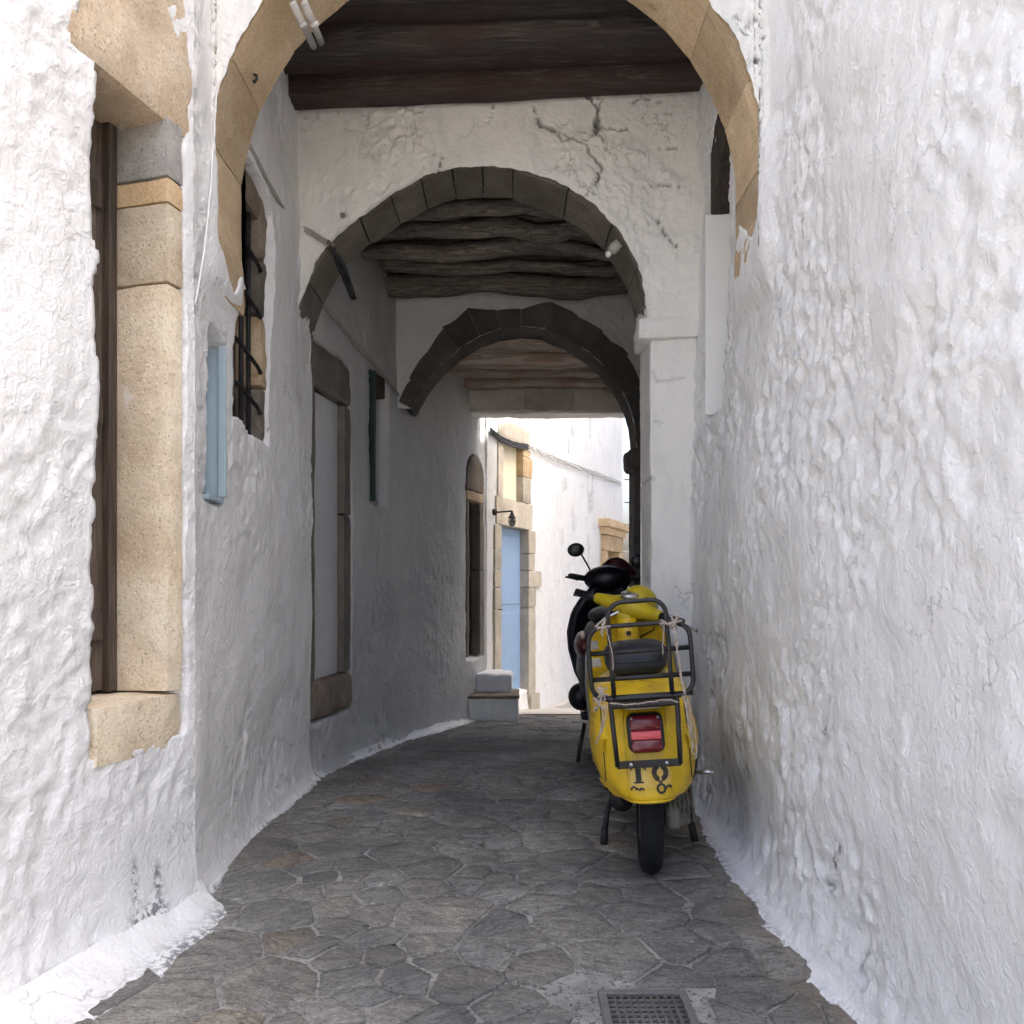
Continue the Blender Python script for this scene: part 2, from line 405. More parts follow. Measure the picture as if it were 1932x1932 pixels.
M_iron = paint_mat('black_iron', (.012, .011, .013), .6, dirt=.3, dcol=(.04, .025, .02), scale=12, bumpy=.3)
M_chrome = paint_mat('dull_chrome', (.55, .55, .55), .3, metal=1, dirt=.4, dcol=(.2, .17, .14), scale=18)
M_alu = paint_mat('dirty_aluminium', (.26, .24, .21), .6, metal=.2, dirt=.8, dcol=(.07, .06, .048), scale=16, bumpy=.4)
M_redlens = paint_mat('red_lens', (.12, .004, .010), .18, dirt=.1, spec=.6, bumpy=0)
M_pink = paint_mat('pink_reflector', (.58, .085, .095), .3, dirt=.08, bumpy=0)
M_redp = paint_mat('dark_red_plastic', (.055, .003, .006), .3, dirt=.2, scale=7)
M_badge = paint_mat('badge_metal', (.42, .39, .30), .45, metal=.6, dirt=.5, scale=40)
M_letter = paint_mat('black_lettering', (.014, .014, .014), .6, dirt=.3, dcol=(.10, .08, .03), scale=40, chips=(.55, .38, .06))
M_decal = paint_mat('pale_plate_paint', (.60, .42, .10), .5, dirt=.7, dcol=(.55, .32, .02), scale=26, chips=(.25, .13, .05))
M_rope = paint_mat('pale_rope', (.42, .36, .31), .9, dirt=.7, dcol=(.20, .13, .11), scale=50, bumpy=.5)
M_cable = paint_mat('whitewashed_cable', (.40, .385, .355), .7, dirt=.4, dcol=(.16, .15, .14), scale=16, bumpy=.3)
M_wcable = paint_mat('white_cable', (.74, .74, .74), .6, dirt=.2, dcol=(.4, .4, .4), scale=16)
M_bcable = paint_mat('black_cable', (.02, .021, .024), .55, dirt=.4, dcol=(.06, .06, .06), scale=16)
M_grate = paint_mat('cast_iron_grate', (.16, .16, .155), .65, metal=.3, dirt=.6, dcol=(.18, .165, .145), scale=22, bumpy=.4)
M_dark = paint_mat('dark_void', (.012, .012, .014), .9, dirt=0, bumpy=0)
M_mirror = paint_mat('mirror_back', (.016, .016, .018), .3, dirt=.1)
M_street = mortar_mat(); M_slate = slate_mat()
M_cementpatch = paint_mat('cement', (.22, .218, .208), .85, dirt=.7, dcol=(.12, .12, .115), scale=9, bumpy=.5)
mg, ng, lg, bg = newmat('lantern_glass'); bg.inputs['Base Color'].default_value = (.9, .88, .8, 1); bg.inputs['Roughness'].default_value = .15; bg.inputs['Transmission Weight'].default_value = .6
M_glass = mg

# ------------------------------------------------------------ ground
# base sheet of cement between the slabs
xs = np.concatenate([[-60, -12, -4], np.linspace(-1.8, 1.6, 35), [4, 12, 60]])
ds = np.concatenate([[-60, -10], np.linspace(.4, 9.0, 87), np.linspace(9.4, 16, 12), [30, 70, 300]])
XX, DD = np.meshgrid(xs, ds, indexing='ij')
ZZ = G(DD)-.006+.002*fbm(XX*0, XX, DD, 4, 2, 3)
ground = mesh('paving', np.stack([XX, DD, ZZ], -1).reshape(-1, 3), gridfaces(len(xs), len(ds)), M_street)
ground['kind'] = 'structure'
# crazy-paving slabs, each its own piece
def clip(poly, nx, ny, c):
    out = []
    for i in range(len(poly)):
        a, b = poly[i], poly[(i+1) % len(poly)]
        da, db = a[0]*nx+a[1]*ny-c, b[0]*nx+b[1]*ny-c
        if da <= 0: out.append(a)
        if (da < 0) != (db < 0):
            t = da/(da-db); out.append((a[0]+(b[0]-a[0])*t, a[1]+(b[1]-a[1])*t))
    return out
rs = np.random.RandomState(5)
seeds = []
tries = 0
while tries < 26000:
    tries += 1
    x, d = rs.uniform(-1.35, 1.15), rs.uniform(1.5, 8.6)
    rmin = .085+.16*rs.rand()**1.5
    if all((x-a)**2+((d-b))**2 > max(rmin, r)**2 for a, b, r in seeds): seeds.append((x, d, rmin))
GRATE = (P(1127, 1872, 2.12).x, P(1293, 1872, 2.12).x, 1.80, 2.118)
def xl_ground(d): return np.interp(d, [0, 2.35, 2.73, 3.35, 4.3, 4.7, 5.53, 6.36, 6.81, 7.5, 8.3], [-1.7, -1.12, -1.02, -1.1, -1.1, -1.12, -1.0, -.84, -.66, -.46, -.26])
cells = []
for k, (sx, sdp, r_) in enumerate(seeds):
    if sx < xl_ground(sdp)-.12 or sx > 1.05 and sdp < 6.2: continue
    poly = [(sx-.5, sdp-.5), (sx+.5, sdp-.5), (sx+.5, sdp+.5), (sx-.5, sdp+.5)]
    near = sorted(seeds, key=lambda q: (q[0]-sx)**2+(q[1]-sdp)**2)[1:18]
    for (a, b, rr) in near:
        dx, dy = a-sx, b-sdp; L = math.hypot(dx, dy)
        w = .5+.30*(r_-rr)/(r_+rr)
        g = .003+.003*((k*7+int(a*100)) % 3)/2
        poly = clip(poly, dx/L, dy/L, (sx*dx+sdp*dy)/L+L*w-g)
        if len(poly) < 3: break
    gx0, gx1, gy0, gy1 = GRATE
    if gx0-.05 < sx < gx1+.05 and gy0-.05 < sdp < gy1+.04: continue
    if len(poly) < 3: continue
    # leave room for the grate
    for (nx, ny, c, cond) in ((0, -1, -(gy1+.03), gx0-.16 < sx < gx1+.16 and sdp > gy1), (1, 0, gx0-.05, sx < gx0 and sdp < gy1+.16), (-1, 0, -(gx1+.05), sx > gx1 and sdp < gy1+.16)):
        if cond: poly = clip(poly, nx, ny, c)
    if len(poly) < 3: continue
    pts = []                                     # uneven edges, cut corners
    for i in range(len(poly)):
        a, b = np.array(poly[i]), np.array(poly[(i+1) % len(poly)])
        L = np.linalg.norm(b-a)
        if L < .012: continue
        nn = np.array([b[1]-a[1], a[0]-b[0]])/L
        for t in ((.05, .33, .67, .95) if L > .08 else (.1, .9)):
            q = a+(b-a)*t
            wv = float(vn(q[0]*23, q[1]*23, 0.3, 9))+.5*float(vn(q[0]*60, q[1]*60, 0.3, 19))
            pts.append(q-nn*(.002+.006*wv))
    if len(pts) < 4: continue
    pts = np.array(pts); c = pts.mean(0); n_ = len(pts)
    zt = rs.uniform(-.003, .003); tilt = rs.uniform(-.014, .014, 2)
    rings = []
    for sc, zz in ((1.0, -.03), (1.0, zt-.0025), (.97, zt), (.55, zt+.0006)):
        q = c+(pts-c)*sc
        rings.append(np.column_stack([q, G(q[:, 1])+zz+(q-c) @ tilt]))
    v = np.concatenate(rings); f = []
    for a in range(3):
        for i in range(n_): f.append((a*n_+i, a*n_+(i+1) % n_, (a+1)*n_+(i+1) % n_, (a+1)*n_+i))
    f.append(tuple(range(3*n_, 4*n_)))
    if np.cross(pts[1]-pts[0], pts[2]-pts[1]) < 0: f = [q[::-1] for q in f]
    ext = pts.max(0)-pts.min(0); cells.append((ext[0]*ext[1]/sdp**3 if sdp > 1.85 else 0, v, f))
cells.sort(key=lambda q: -q[0])
for _, v, f in cells[:295]: mesh('paving_slab', v, f, M_slate, ground, True)
rest = MB()
for _, v, f in cells[295:]: rest.add(v, f)
ro = rest.build('small_paving_slabs', M_slate, ground); ro['kind'] = 'stuff'

# ------------------------------------------------------------ plastered walls
def path_resample(path, res):
    p = np.array(path, float)
    if len(p) > 2:      # catmull-rom
        q = np.vstack([2*p[0]-p[1], p, 2*p[-1]-p[-2]]); out = []
        for i in range(1, len(q)-2):
            for t in np.linspace(0, 1, 20, endpoint=False):
                a, b, c, e = q[i-1], q[i], q[i+1], q[i+2]
                out.append(.5*((2*b)+(-a+c)*t+(2*a-5*b+4*c-e)*t*t+(-a+3*b-3*c+e)*t**3))
        out.append(q[-2]); p = np.array(out)
    s = np.concatenate([[0], np.cumsum(np.linalg.norm(np.diff(p, axis=0), axis=1))])
    n = max(2, int(s[-1]/res)//8*8+1); t = np.linspace(0, s[-1], n)
    pp = np.column_stack([np.interp(t, s, p[:, 0]), np.interp(t, s, p[:, 1])])
    tg = np.gradient(pp, axis=0); tg /= np.linalg.norm(tg, axis=1, keepdims=True)
    return pp, tg, t
def lumps(X, D, Z, seed, a=1.0):
    w = .05*fbm(X, D, Z, 3.0, 2, seed+50)+.014*fbm(X, D, Z, 13, 2, seed+55)
    r = .020*fbm(X, D, Z, 1.2, 2, seed)
    r = r+.006*fbm(X, D+w, Z+w, 4.6, 2, seed+5)
    m = .25+.80*smooth(-.25, .45, fbm(X, D, Z, 1.9, 3, seed+70))
    r = r-m*.0105*np.abs(fbm(X, D+w, Z*.8-w, 10.5, 2, seed+9))
    r = r-m*.0095*np.abs(fbm(X, D+w, Z*.75+w, 19, 2, seed+13))
    r = r+m*.0034*np.abs(fbm(X, D-w, Z+w, 31, 2, seed+17))
    r = r+m*.0018*fbm(X, D, Z, 52, 1, seed+21)
    return a*r
def wall_panel(name, parent, path, z0, z1, res, fn, mat, side=1, thick=.3, seed=0, amp=1.0):
    pp, tg, s = path_resample(path, res)
    nrm = np.column_stack([tg[:, 1], -tg[:, 0]])*side
    nz = max(2, int((z1-z0)/res)//8*8+1); zz = np.linspace(z0, z1, nz)
    S, Z = np.meshgrid(s, zz, indexing='ij')
    X0 = np.repeat(pp[:, :1], nz, 1); D0 = np.repeat(pp[:, 1:], nz, 1)
    off = lumps(X0, D0, Z, seed, amp)
    hgt = Z-G(D0)
    off = off+.045*np.exp(-np.clip(hgt, 0, 9)/.07)
    dirt = np.zeros_like(off); worn = np.zeros_like(off)
    if fn: off, dirt, worn = fn(S, D0, X0, Z, off, dirt, worn)
    X = X0+nrm[:, :1]*off; D = D0+nrm[:, 1:]*off
    V = np.stack([X, D, Z], -1).reshape(-1, 3); Fq = gridfaces(len(s), nz, 0, side < 0)
    b = len(V)                                   # coarse back sheet and rim
    i8, j8 = np.arange(0, len(s), 8), np.arange(0, nz, 8)
    bx = X0[np.ix_(i8, j8)]-nrm[i8][:, :1]*thick; bd = D0[np.ix_(i8, j8)]-nrm[i8][:, 1:]*thick
    VB = np.stack([bx, bd, Z[np.ix_(i8, j8)]], -1).reshape(-1, 3)
    Fb = gridfaces(len(i8), len(j8), b, side > 0)
    m8 = len(j8); rim = []
    for a in range(len(i8)-1):
        for jf, jb in ((0, 0), (nz-1, m8-1)):
            rim.append((i8[a]*nz+jf, i8[a+1]*nz+jf, b+(a+1)*m8+jb, b+a*m8+jb))
    for a in range(m8-1):
        for kf, kb in ((0, 0), (len(s)-1, len(i8)-1)):
            rim.append((kf*nz+j8[a], kf*nz+j8[a+1], b+kb*m8+a+1, b+kb*m8+a))
    V = np.vstack([V, VB]); z_ = np.zeros(len(VB))
    return mesh(name, V, Fq+Fb+[tuple(int(k) for k in q) for q in rim], mat, parent, True,
                attr={'dirt': np.concatenate([dirt.ravel(), z_]), 'worn': np.concatenate([worn.ravel(), z_])})

class Wall:
    """a local frame on a wall path: along s (by depth), n into the lane, z"""
    def __init__(s, path, side=1):
        s.pp, s.tg, s.s = path_resample(path, .02); s.side = side
    def at(s, d, n=0, z=0):
        x = np.interp(d, s.pp[:, 1], s.pp[:, 0]); tx = np.interp(d, s.pp[:, 1], s.tg[:, 0]); ty = np.interp(d, s.pp[:, 1], s.tg[:, 1])
        return Vector((x+ty*s.side*n, d-tx*s.side*n, z))
    def M(s, d):   # columns: n, t, z
        tx = np.interp(d, s.pp[:, 1], s.tg[:, 0]); ty = np.interp(d, s.pp[:, 1], s.tg[:, 1])
        return Matrix(((ty*s.side, tx, 0), (-tx*s.side, ty, 0), (0, 0, 1)))
    def block(s, name, d0, d1, n0, n1, z0, z1, mat, parent, seed=0, amp=.005, rnd=.012, n=None, shift=(0, 0, 0)):
        dm = (d0+d1)/2; t = 1/max(.2, np.interp(dm, s.pp[:, 1], s.tg[:, 1]))
        size = (n1-n0, (d1-d0)*t, z1-z0)
        if n is None: n = tuple(int(np.clip(k/.035, 3, 22)) for k in size)
        return rough_block(name, s.at(dm, (n0+n1)/2, (z0+z1)/2)+Vector(shift), size, mat, parent, s.M(dm), seed, amp, n, rnd)
    def box(s, mb, d0, d1, n0, n1, z0, z1):
        dm = (d0+d1)/2; t = 1/max(.2, np.interp(dm, s.pp[:, 1], s.tg[:, 1]))
        return mb.box(s.at(dm, (n0+n1)/2, (z0+z1)/2), (n1-n0, (d1-d0)*t, z1-z0), s.M(dm))

def skirt(parent, edge, inner, seed, mat=M_white):
    """strip of whitewash slopped on the ground along a wall; edge and inner are (x,d) rows of equal depth order"""
    e = np.array(edge); i_ = np.array(inner)
    def rs_(p, n):
        s = np.concatenate([[0], np.cumsum(np.linalg.norm(np.diff(p, axis=0), axis=1))]); t = np.linspace(0, s[-1], n)
        return np.column_stack([np.interp(t, s, p[:, 0]), np.interp(t, s, p[:, 1])])
    L = np.linalg.norm(np.diff(e, axis=0), axis=1).sum(); n = int(L/.012); m = 12
    E, I = rs_(e, n), rs_(i_, n)
    rag = .012*fbm(E[:, 0]*0, E[:, 0], E[:, 1], 9, 4, seed, .65)+.004*fbm(E[:, 0]*0, E[:, 0], E[:, 1], 60, 2, seed+7)
    dirn = (E-I); dirn /= np.maximum(np.linalg.norm(dirn, axis=1, keepdims=True), 1e-6)
    E = E+dirn*rag[:, None]
    v = []
    for k in range(m):
        t = k/(m-1); q = I+(E-I)*t
        h = .050*(1-t)**3.5+.0050*(1-t**6)-.010*(t**6)
        zz = G(q[:, 1])+h+.004*fbm(q[:, 0]*0, q[:, 0], q[:, 1], 12, 3, seed+3)*(1-t**4)
        v.append(np.column_stack([q, zz]))
    V = np.array(v); V = np.transpose(V, (1, 0, 2)).reshape(-1, 3)
    a, b, c = V[0], V[1], V[m]
    flip = np.cross(c-a, b-a)[2] < 0
    T = np.tile(np.linspace(0, 1, m), n); ww = smooth(.35, 1.0, T)*(.55+.45*fbm(V[:, 0]*0, V[:, 0], V[:, 1], 5, 2, seed+11))
    return mesh('whitewash_skirt', V, gridfaces(n, m, 0, flip), mat, parent, True, attr={'worn': np.clip(ww*1.25, 0, .95), 'dirt': np.zeros(len(V))})

# ---- near left house wall with the raised, stone-framed window
C = (-1.09, 2.73)
pL1 = [(C[0]-.27*2.1, C[1]-2.1), (C[0]-.27*1.3, C[1]-1.3), C]
WL1 = Wall(pL1)
dJ = 2.671                                       # far side of the window hole
t1 = thing('house_wall', 'whitewashed near left wall holding a tall narrow window framed in honey stone', 'wall', (-1.2, 2.3, 0))
def fL1(S, D, X, Z, off, dirt, worn):
    rag = .012*fbm(X*0, D, Z, 9, 2, 77)
    hole = box01(D+rag, 2.315, dJ, Z+rag, .592, 2.75, .02)
    lim = np.interp(Z, [2.58, 2.61, 2.65, 2.70, 2.78, 2.87, 2.95, 3.02, 3.12], [2.61, 2.655, 2.685, 2.70, 2.698, 2.675, 2.625, 2.545, 2.40])
    hole = np.maximum(hole, smooth(0, .02, lim-D+rag)*smooth(2.275, 2.295, D+rag+.2*np.abs(Z-2.85))*smooth(2.60, 2.63, Z)*(1-smooth(3.08, 3.11, Z)))
    off = off*(1-.55*smooth(2.62, 2.73, D))
    off = off*(1-hole)-.30*hole
    for (px, py, rx, rz) in ((262, 1745, .05, .05), (285, 1722, .04, .05), (300, 1735, .03, .03), (292, 1660, .016, .05), (255, 1665, .014, .06)):
        d0 = np.interp(px, [218, 365], [2.355, 2.73]); z0 = EYE+(YH-py)/F*d0
        q = np.exp(-((D-d0)/rx)**2-((Z-z0)/rz)**2); worn = np.maximum(worn, np.clip(q*1.7, 0, 1))
    return off, dirt, worn
wall_panel('plaster', t1, pL1, -.1, L1_TOP, .0115, fL1, M_white, 1, .32, 3, .8)
skirt(t1, [(-1.45, 1.2)]+[GP(*q) for q in ((225, 1905), (300, 1850), (372, 1790), (425, 1748), (437, 1722), (425, 1706))],
      [(-1.50, 1.2), (-1.24, 2.1), (-1.18, 2.35), (-1.13, 2.55), (-1.10, 2.66), (-1.09, 2.75), (-1.09, 2.79)], 5)
def jblock(name, z0, z1, mat, seed, dw=.078, n1=.004):
    return WL1.block(name, dJ-dw, dJ-.002, -.235, n1, z0, z1, mat, t1, seed, .0035, .009)
jblock('jamb_stone', .735, 2.072, M_honey, 1)
jblock('jamb_stone', 2.077, 2.335, M_honey, 2)
jblock('jamb_stone', 2.338, 2.418, M_ochre, 3)
jblock('jamb_stone', 2.423, 2.615, M_greystone, 4)
WL1.block('lintel_stone', 2.2, 2.73, -.31, -.004, 2.60, 3.16, M_honey2, t1, 6, .006, .022)
WL1.block('sill_stone', 2.31, dJ-.006, -.31, -.004, .55, .728, M_honey, t1, 7, .004, .008)
sh = thing('window_shutter', 'weathered grey brown wooden shutter of vertical boards inside the honey stone frame', 'shutter', WL1.at(2.45, -.22, .73))
for i in range(3):
    d1 = dJ-.088-i*.125; d0 = d1-.119
    mb = MB(); WL1.box(mb, d0, d1, -.255, -.215-.006*(i % 2), .74, 2.60); mb.build('board', M_shut, sh, True, bevel=.006)
for z in (.95, 1.65, 2.35):
    mb = MB(); WL1.box(mb, 2.24, dJ-.13, -.214, -.196, z-.045, z+.045); mb.build('batten', M_shut, sh, True, bevel=.006)
mb = MB(); WL1.box(mb, dJ-.118, dJ-.083, -.25, -.185, .735, 2.612); mb.build('frame_post', M_shut, sh, True, bevel=.006)

# ---- left wall of the passage, first bay
pL2 = [(-1.15, 2.665), (-1.105, 2.76), (-1.13, 3.0), (-1.145, 3.35), (-1.165, 3.9), (-1.175, 4.62)]
WL2 = Wall(pL2)
t2 = thing('passage_wall', 'left whitewashed passage wall with the iron barred window, before the second arch', 'wall', (-1.15, 3.7, 0))
def fL2(S, D, X, Z, off, dirt, worn):
    rag = .018*fbm(X*0, D, Z, 7, 3, 31)
    zb = 1.80-.06*(D-3.3)
    w = box01(D+rag, 3.30, 3.835, Z+rag*.7, zb, 2.80+.14*np.sqrt(np.clip(1-((D-3.57)/.3)**2, 0, 1)), .022)
    b = box01(D+rag*.8, 2.985, 3.19, Z+rag, 1.415, 2.05, .03)
    off = off*(1-w)-.26*w
    off = off*(1-b)-.11*b
    off = off*(1-.7*box01(D, 2.85, 3.4, Z, 2.1, 4.3, .2))+.026*box01(D, 2.93, 3.40, Z, 2.21, 2.72, .12)
    seat = smooth(2.998, 3.012, D)*(1-smooth(3.33, 3.37, D))*smooth(0, .03, Z+1.6*rag-2.275-.55*np.abs(D-3.20))
    off = off-.06*seat
    return off, dirt, worn
wall_panel('plaster', t2, pL2, -.15, 4.25, .0115, fL2, M_white, 1, .32, 13, 1.0)
skirt(t2, [GP(*q) for q in ((425, 1706), (396, 1692), (418, 1660), (470, 1590), (530, 1535), (592, 1490), (612, 1468))],
      [(-1.09, 2.79), (-1.10, 2.84), (-1.11, 2.95), (-1.135, 3.3), (-1.14, 3.75), (-1.15, 4.3), (-1.16, 4.62)], 15)
for i, (z0, z1, m) in enumerate(((1.76, 2.02, M_brown), (2.025, 2.36, M_tan), (2.365, 2.62, M_brown), (2.625, 2.93, M_tan))):
    WL2.block('jamb_stone', 3.745, 3.83, -.235, -.018, z0, z1, (M_vous, M_tan, M_vous, M_brown)[i], t2, 40+i, .010, .02)
WL2.block('jamb_stone', 3.31, 3.36, -.235, -.02, 1.83, 2.85, M_vous, t2, 47, .008, .02)
WL2.block('head_stone', 3.33, 3.80, -.235, -.03, 2.80, 2.97, M_brown, t2, 48, .008, .02)
mb = MB(); WL2.box(mb, 3.36, 3.75, -.25, -.22, 1.77, 2.86); mb.build('dark_pane', M_dark, t2, False)
gr = thing('window_grille', 'black iron bars with hooked ends in the stone edged opening left of the second arch', 'grille', WL2.at(3.5, -.06, 1.8))
for d in (3.43, 3.545, 3.66):
    mb = MB().tube([WL2.at(d, -.055, 1.775), WL2.at(d, -.055, 2.3), WL2.at(d, -.055, 2.86)], .011, 8); mb.build('bar', M_iron, gr)
for z in (1.95, 2.14, 2.40, 2.62):
    mb = MB().tube([WL2.at(3.37, -.055, z+.02), WL2.at(3.5, -.05, z+.018), WL2.at(3.62, -.045, z), WL2.at(3.69, -.025, z-.035), WL2.at(3.735, -.02, z-.055), WL2.at(3.75, -.03, z-.05)], .0095, 8); mb.build('cross_bar', M_iron, gr)
bs = thing('blue_shutter', 'pale blue shutter and frame set in a narrow niche below the first arch', 'shutter', WL2.at(3.1, -.08, 1.42))
mb = MB(); WL2.box(mb, 3.165, 3.185, -.10, -.004, 1.44, 2.03); mb.build('frame_post', M_blue, bs, True, bevel=.004)
mb = MB(); WL2.box(mb, 3.150, 3.166, -.028, .003, 1.435, 2.035); mb.build('frame_bead', M_blue, bs, True, bevel=.004)
mb = MB(); WL2.box(mb, 3.0, 3.16, -.105, -.075, 1.45, 2.02); mb.build('leaf', M_blue, bs, True, bevel=.004)
mb = MB(); WL2.box(mb, 3.0, 3.18, -.10, -.012, 1.410, 1.432); mb.build('sill', M_blue, bs, True, bevel=.005)

# ---- left wall of the passage, second and third bays (bends to the right)
pL3 = [(-1.195, 4.60), (-1.13, 5.0), (-1.045, 5.53), (-.875, 6.36), (-.72, 6.85), (-.51, 7.5), (-.275, 8.28)]
WL3 = Wall(pL3)
t3 = thing('passage_wall', 'left whitewashed wall bending right behind the second arch, with stone niche and slit', 'wall', (-.9, 6.4, float(G(6.4))))
def fL3(S, D, X, Z, off, dirt, worn):
    rag = .012*fbm(X*0, D, Z, 7, 3, 61)
    off = off*(1-.3*smooth(6, 6.4, D))
    a = box01(D+rag, 4.655, 5.33, Z+rag, .27, 2.55, .03)
    b = box01(D+rag, 5.72, 6.06, Z+rag, 1.69, 2.66, .03)
    top = 2.16+.23*np.sqrt(np.clip(1-((D-7.965)/.26)**2, 0, 1))
    c = box01(D+rag*.5, 7.72, 8.21, Z+rag*.5, .37, top, .03)
    off = off*(1-a)-.10*a; off = off*(1-b)-.12*b; off = off*(1-c)-.14*c
    for (px, py) in ((745, 1400), (722, 1408), (735, 1385)):
        d0 = 5.9; q = np.exp(-((D-d0-(px-735)*.01)/.03)**2-((Z-(G(d0)+.06+(1400-py)*.002))/.03)**2); worn = np.maximum(worn, np.clip(q*1.6, 0, 1))
    return off, dirt, worn
wall_panel('plaster', t3, pL3, -.45, 4.25, .0135, fL3, M_shadewhite, 1, .32, 23, .8)
skirt(t3, [GP(*q) for q in ((612, 1468), (640, 1452), (700, 1425), (775, 1396), (830, 1382), (880, 1366))]+[(-.33, 7.75)],
      [(-1.16, 4.66), (-1.13, 5.0), (-1.02, 5.55), (-.86, 6.38), (-.71, 6.85), (-.5, 7.5), (-.42, 7.75)], 25)
t4 = thing('stone_niche', 'tall blocked doorway with brown stone surround in the shadowed left wall', 'doorway', WL3.at(5.0, -.05, .28))
WL3.block('jamb_stone', 4.66, 4.735, -.11, .002, .50, 2.30, M_vous, t4, 70, .006)
WL3.block('jamb_stone', 5.20, 5.325, -.11, .002, .52, 1.55, M_vous, t4, 71, .006)
WL3.block('jamb_stone', 5.205, 5.325, -.11, .004, 1.556, 2.27, M_vous, t4, 72, .006)
WL3.block('head_stone', 4.66, 5.325, -.11, .004, 2.275, 2.545, M_vous, t4, 73, .010, .03)
WL3.block('base_stone', 4.70, 5.325, -.11, .012, .285, .512, M_brown, t4, 74, .010, .03)
WL3.block('blocking_panel', 4.737, 5.198, -.11, -.045, .515, 2.272, M_grey, t4, 75, .003, .006)
t5 = thing('slit_window', 'narrow slit window with a dark green shutter edge in the shadowed left wall', 'window', WL3.at(5.9, -.05, 1.69))
mb = MB(); WL3.box(mb, 5.735, 5.76, -.10, .018, 1.70, 2.64); mb.build('shutter_edge', M_green, t5, True, bevel=.003)
WL3.block('blind_panel', 5.765, 6.04, -.12, -.07, 1.70, 2.50, M_grey, t5, 81, .003, .006)
mb = MB(); WL3.box(mb, 5.765, 6.045, -.12, -.02, 2.505, 2.66); mb.build('timber_head', M_darkwood, t5, True, bevel=.008)
t6 = thing('stone_doorway', 'narrow dark doorway with pointed stone head near the bright exit', 'doorway', WL3.at(7.95, -.05, .38))
WL3.block('jamb_stone', 8.10, 8.20, -.14, .004, .39, 1.25, M_vous, t6, 82, .006)
WL3.block('jamb_stone', 8.10, 8.20, -.14, .004, 1.255, 1.93, M_vous, t6, 83, .006)
WL3.block('jamb_stone', 7.73, 7.79, -.14, .004, .39, 1.93, M_vous, t6, 84, .006)
WL3.block('impost_stone', 7.73, 8.20, -.14, .008, 1.935, 2.03, M_tan, t6, 85, .006)
mb = MB()
hp = [(7.73, 2.035), (8.2, 2.035), (8.2, 2.18), (8.13, 2.30), (8.04, 2.38), (7.93, 2.40), (7.84, 2.36), (7.76, 2.25), (7.73, 2.15)]
mb.loft([[WL3.at(a, -.13, z) for a, z in hp], [WL3.at(a, .006, z) for a, z in hp]]); mb.build('head_stone', M_brown, t6, False, bevel=.012)
for i in range(3):
    mb = MB(); WL3.box(mb, 7.795+i*.102, 7.893+i*.102, -.13, -.09, .39, 1.93); mb.build('door_board', M_darkwood, t6, True, bevel=.005)

# ---- right wall, open part and first bay
pR = [(.95, .3), (.952, .9), (.953, 2.0), (.955, 3.0), (.975, 3.8), (.985, 4.30)]
WR = Wall(pR, -1)
t7 = thing('house_wall', 'long rough whitewashed wall along the right side beside the yellow scooter', 'wall', (.95, 2.5, 0))
def fR(S, D, X, Z, off, dirt, worn):
    off = off*1.2+.052*(1-Z/2.7)
    off = off+.045*np.exp(-((D-3.35)/.33)**2-((Z-.52)/.2)**2)-.03*np.exp(-((D-3.3)/.25)**2-((Z-.15)/.18)**2)
    off = off+.03*np.exp(-((D-2.5)/.3)**2-((Z-.35)/.3)**2)
    rag = .010*fbm(X*0, D, Z, 8, 2, 91)
    w = box01(D+rag, 3.66, 4.0, Z+rag, 1.925, 2.96+.8*np.clip(4.0-D, 0, 1), .02)
    off = off*(1-w)-.25*w
    off = off*(1-.7*box01(D, 2.85, 3.4, Z, 2.25, 4.3, .2))+.034*box01(D, 2.93, 3.40, Z, 2.22, 2.80, .12)
    seat = smooth(2.998, 3.012, D)*(1-smooth(3.31, 3.36, D+.10*np.clip(2.9-Z, 0, .5)))*smooth(0, .03, Z+.4*rag-2.43-.7*np.abs(D-3.08))
    off = off-.07*seat
    for (d0, z0) in ((2.22, .35), (2.25, .30), (2.35, .66), (2.28, .22), (2.05, .12)):
        q = np.exp(-((D-d0)/.018)**2-((Z-z0)/.022)**2); worn = np.maximum(worn, np.clip(q*1.4, 0, 1))
    # scuffs near the scooter
    q = np.exp(-((D-3.6)/.12)**2-((Z-.86)/.05)**2); worn = np.maximum(worn, q*.6)
    return off, dirt, worn
wall_panel('plaster', t7, pR, -.1, 7.2, .011, fR, M_white, -1, .34, 33, 1.15)
skirt(t7, [(.86, .9)]+[GP(*q) for q in ((1605, 1925), (1530, 1850), (1440, 1748), (1400, 1690), (1360, 1640), (1325, 1587), (1312, 1540))]+[(.80, 4.2)],
      [(.89, .9), (.885, 2.0), (.882, 2.22), (.892, 2.6), (.90, 2.8), (.91, 3.1), (.92, 3.4), (.93, 3.8), (.95, 4.2)], 35)
t8 = thing('slot_window', 'tall narrow recess with dark timber lintel high in the right wall', 'window', WR.at(3.78, -.1, 1.92))
mb = MB()
prof = [(3.67, 3.20), (4.005, 2.95), (4.005, 3.32), (3.67, 3.44)]
mb.loft([[WR.at(a, -.24, z) for a, z in prof], [WR.at(a, -.02, z) for a, z in prof]]); mb.build('timber_lintel', M_darkwood, t8, False, bevel=.006)
mb = MB(); WR.box(mb, 3.68, 3.98, -.262, -.235, 1.93, 2.95); mb.build('white_board', M_white, t8, True, bevel=.004)
mb = MB(); WR.box(mb, 3.972, 3.990, -.245, .012, 1.94, 2.94); mb.build('smooth_jamb', M_cleanwhite, t8, True, bevel=.004)

# ---- right wall behind the second arch
pR2 = [(1.03, 4.25), (1.04, 5.2), (1.05, 6.2), (1.10, 6.5), (1.22, 7.3), (1.34, 8.05)]
t9 = thing('passage_wall', 'right passage wall in deep shade between the second arch and the exit', 'wall', (1.06, 6, float(G(6))))
wall_panel('plaster', t9, pR2, -.45, 4.25, .03, None, M_shadestone, -1, .3, 43, .7)  # hidden wall coloured dark to dim the passage

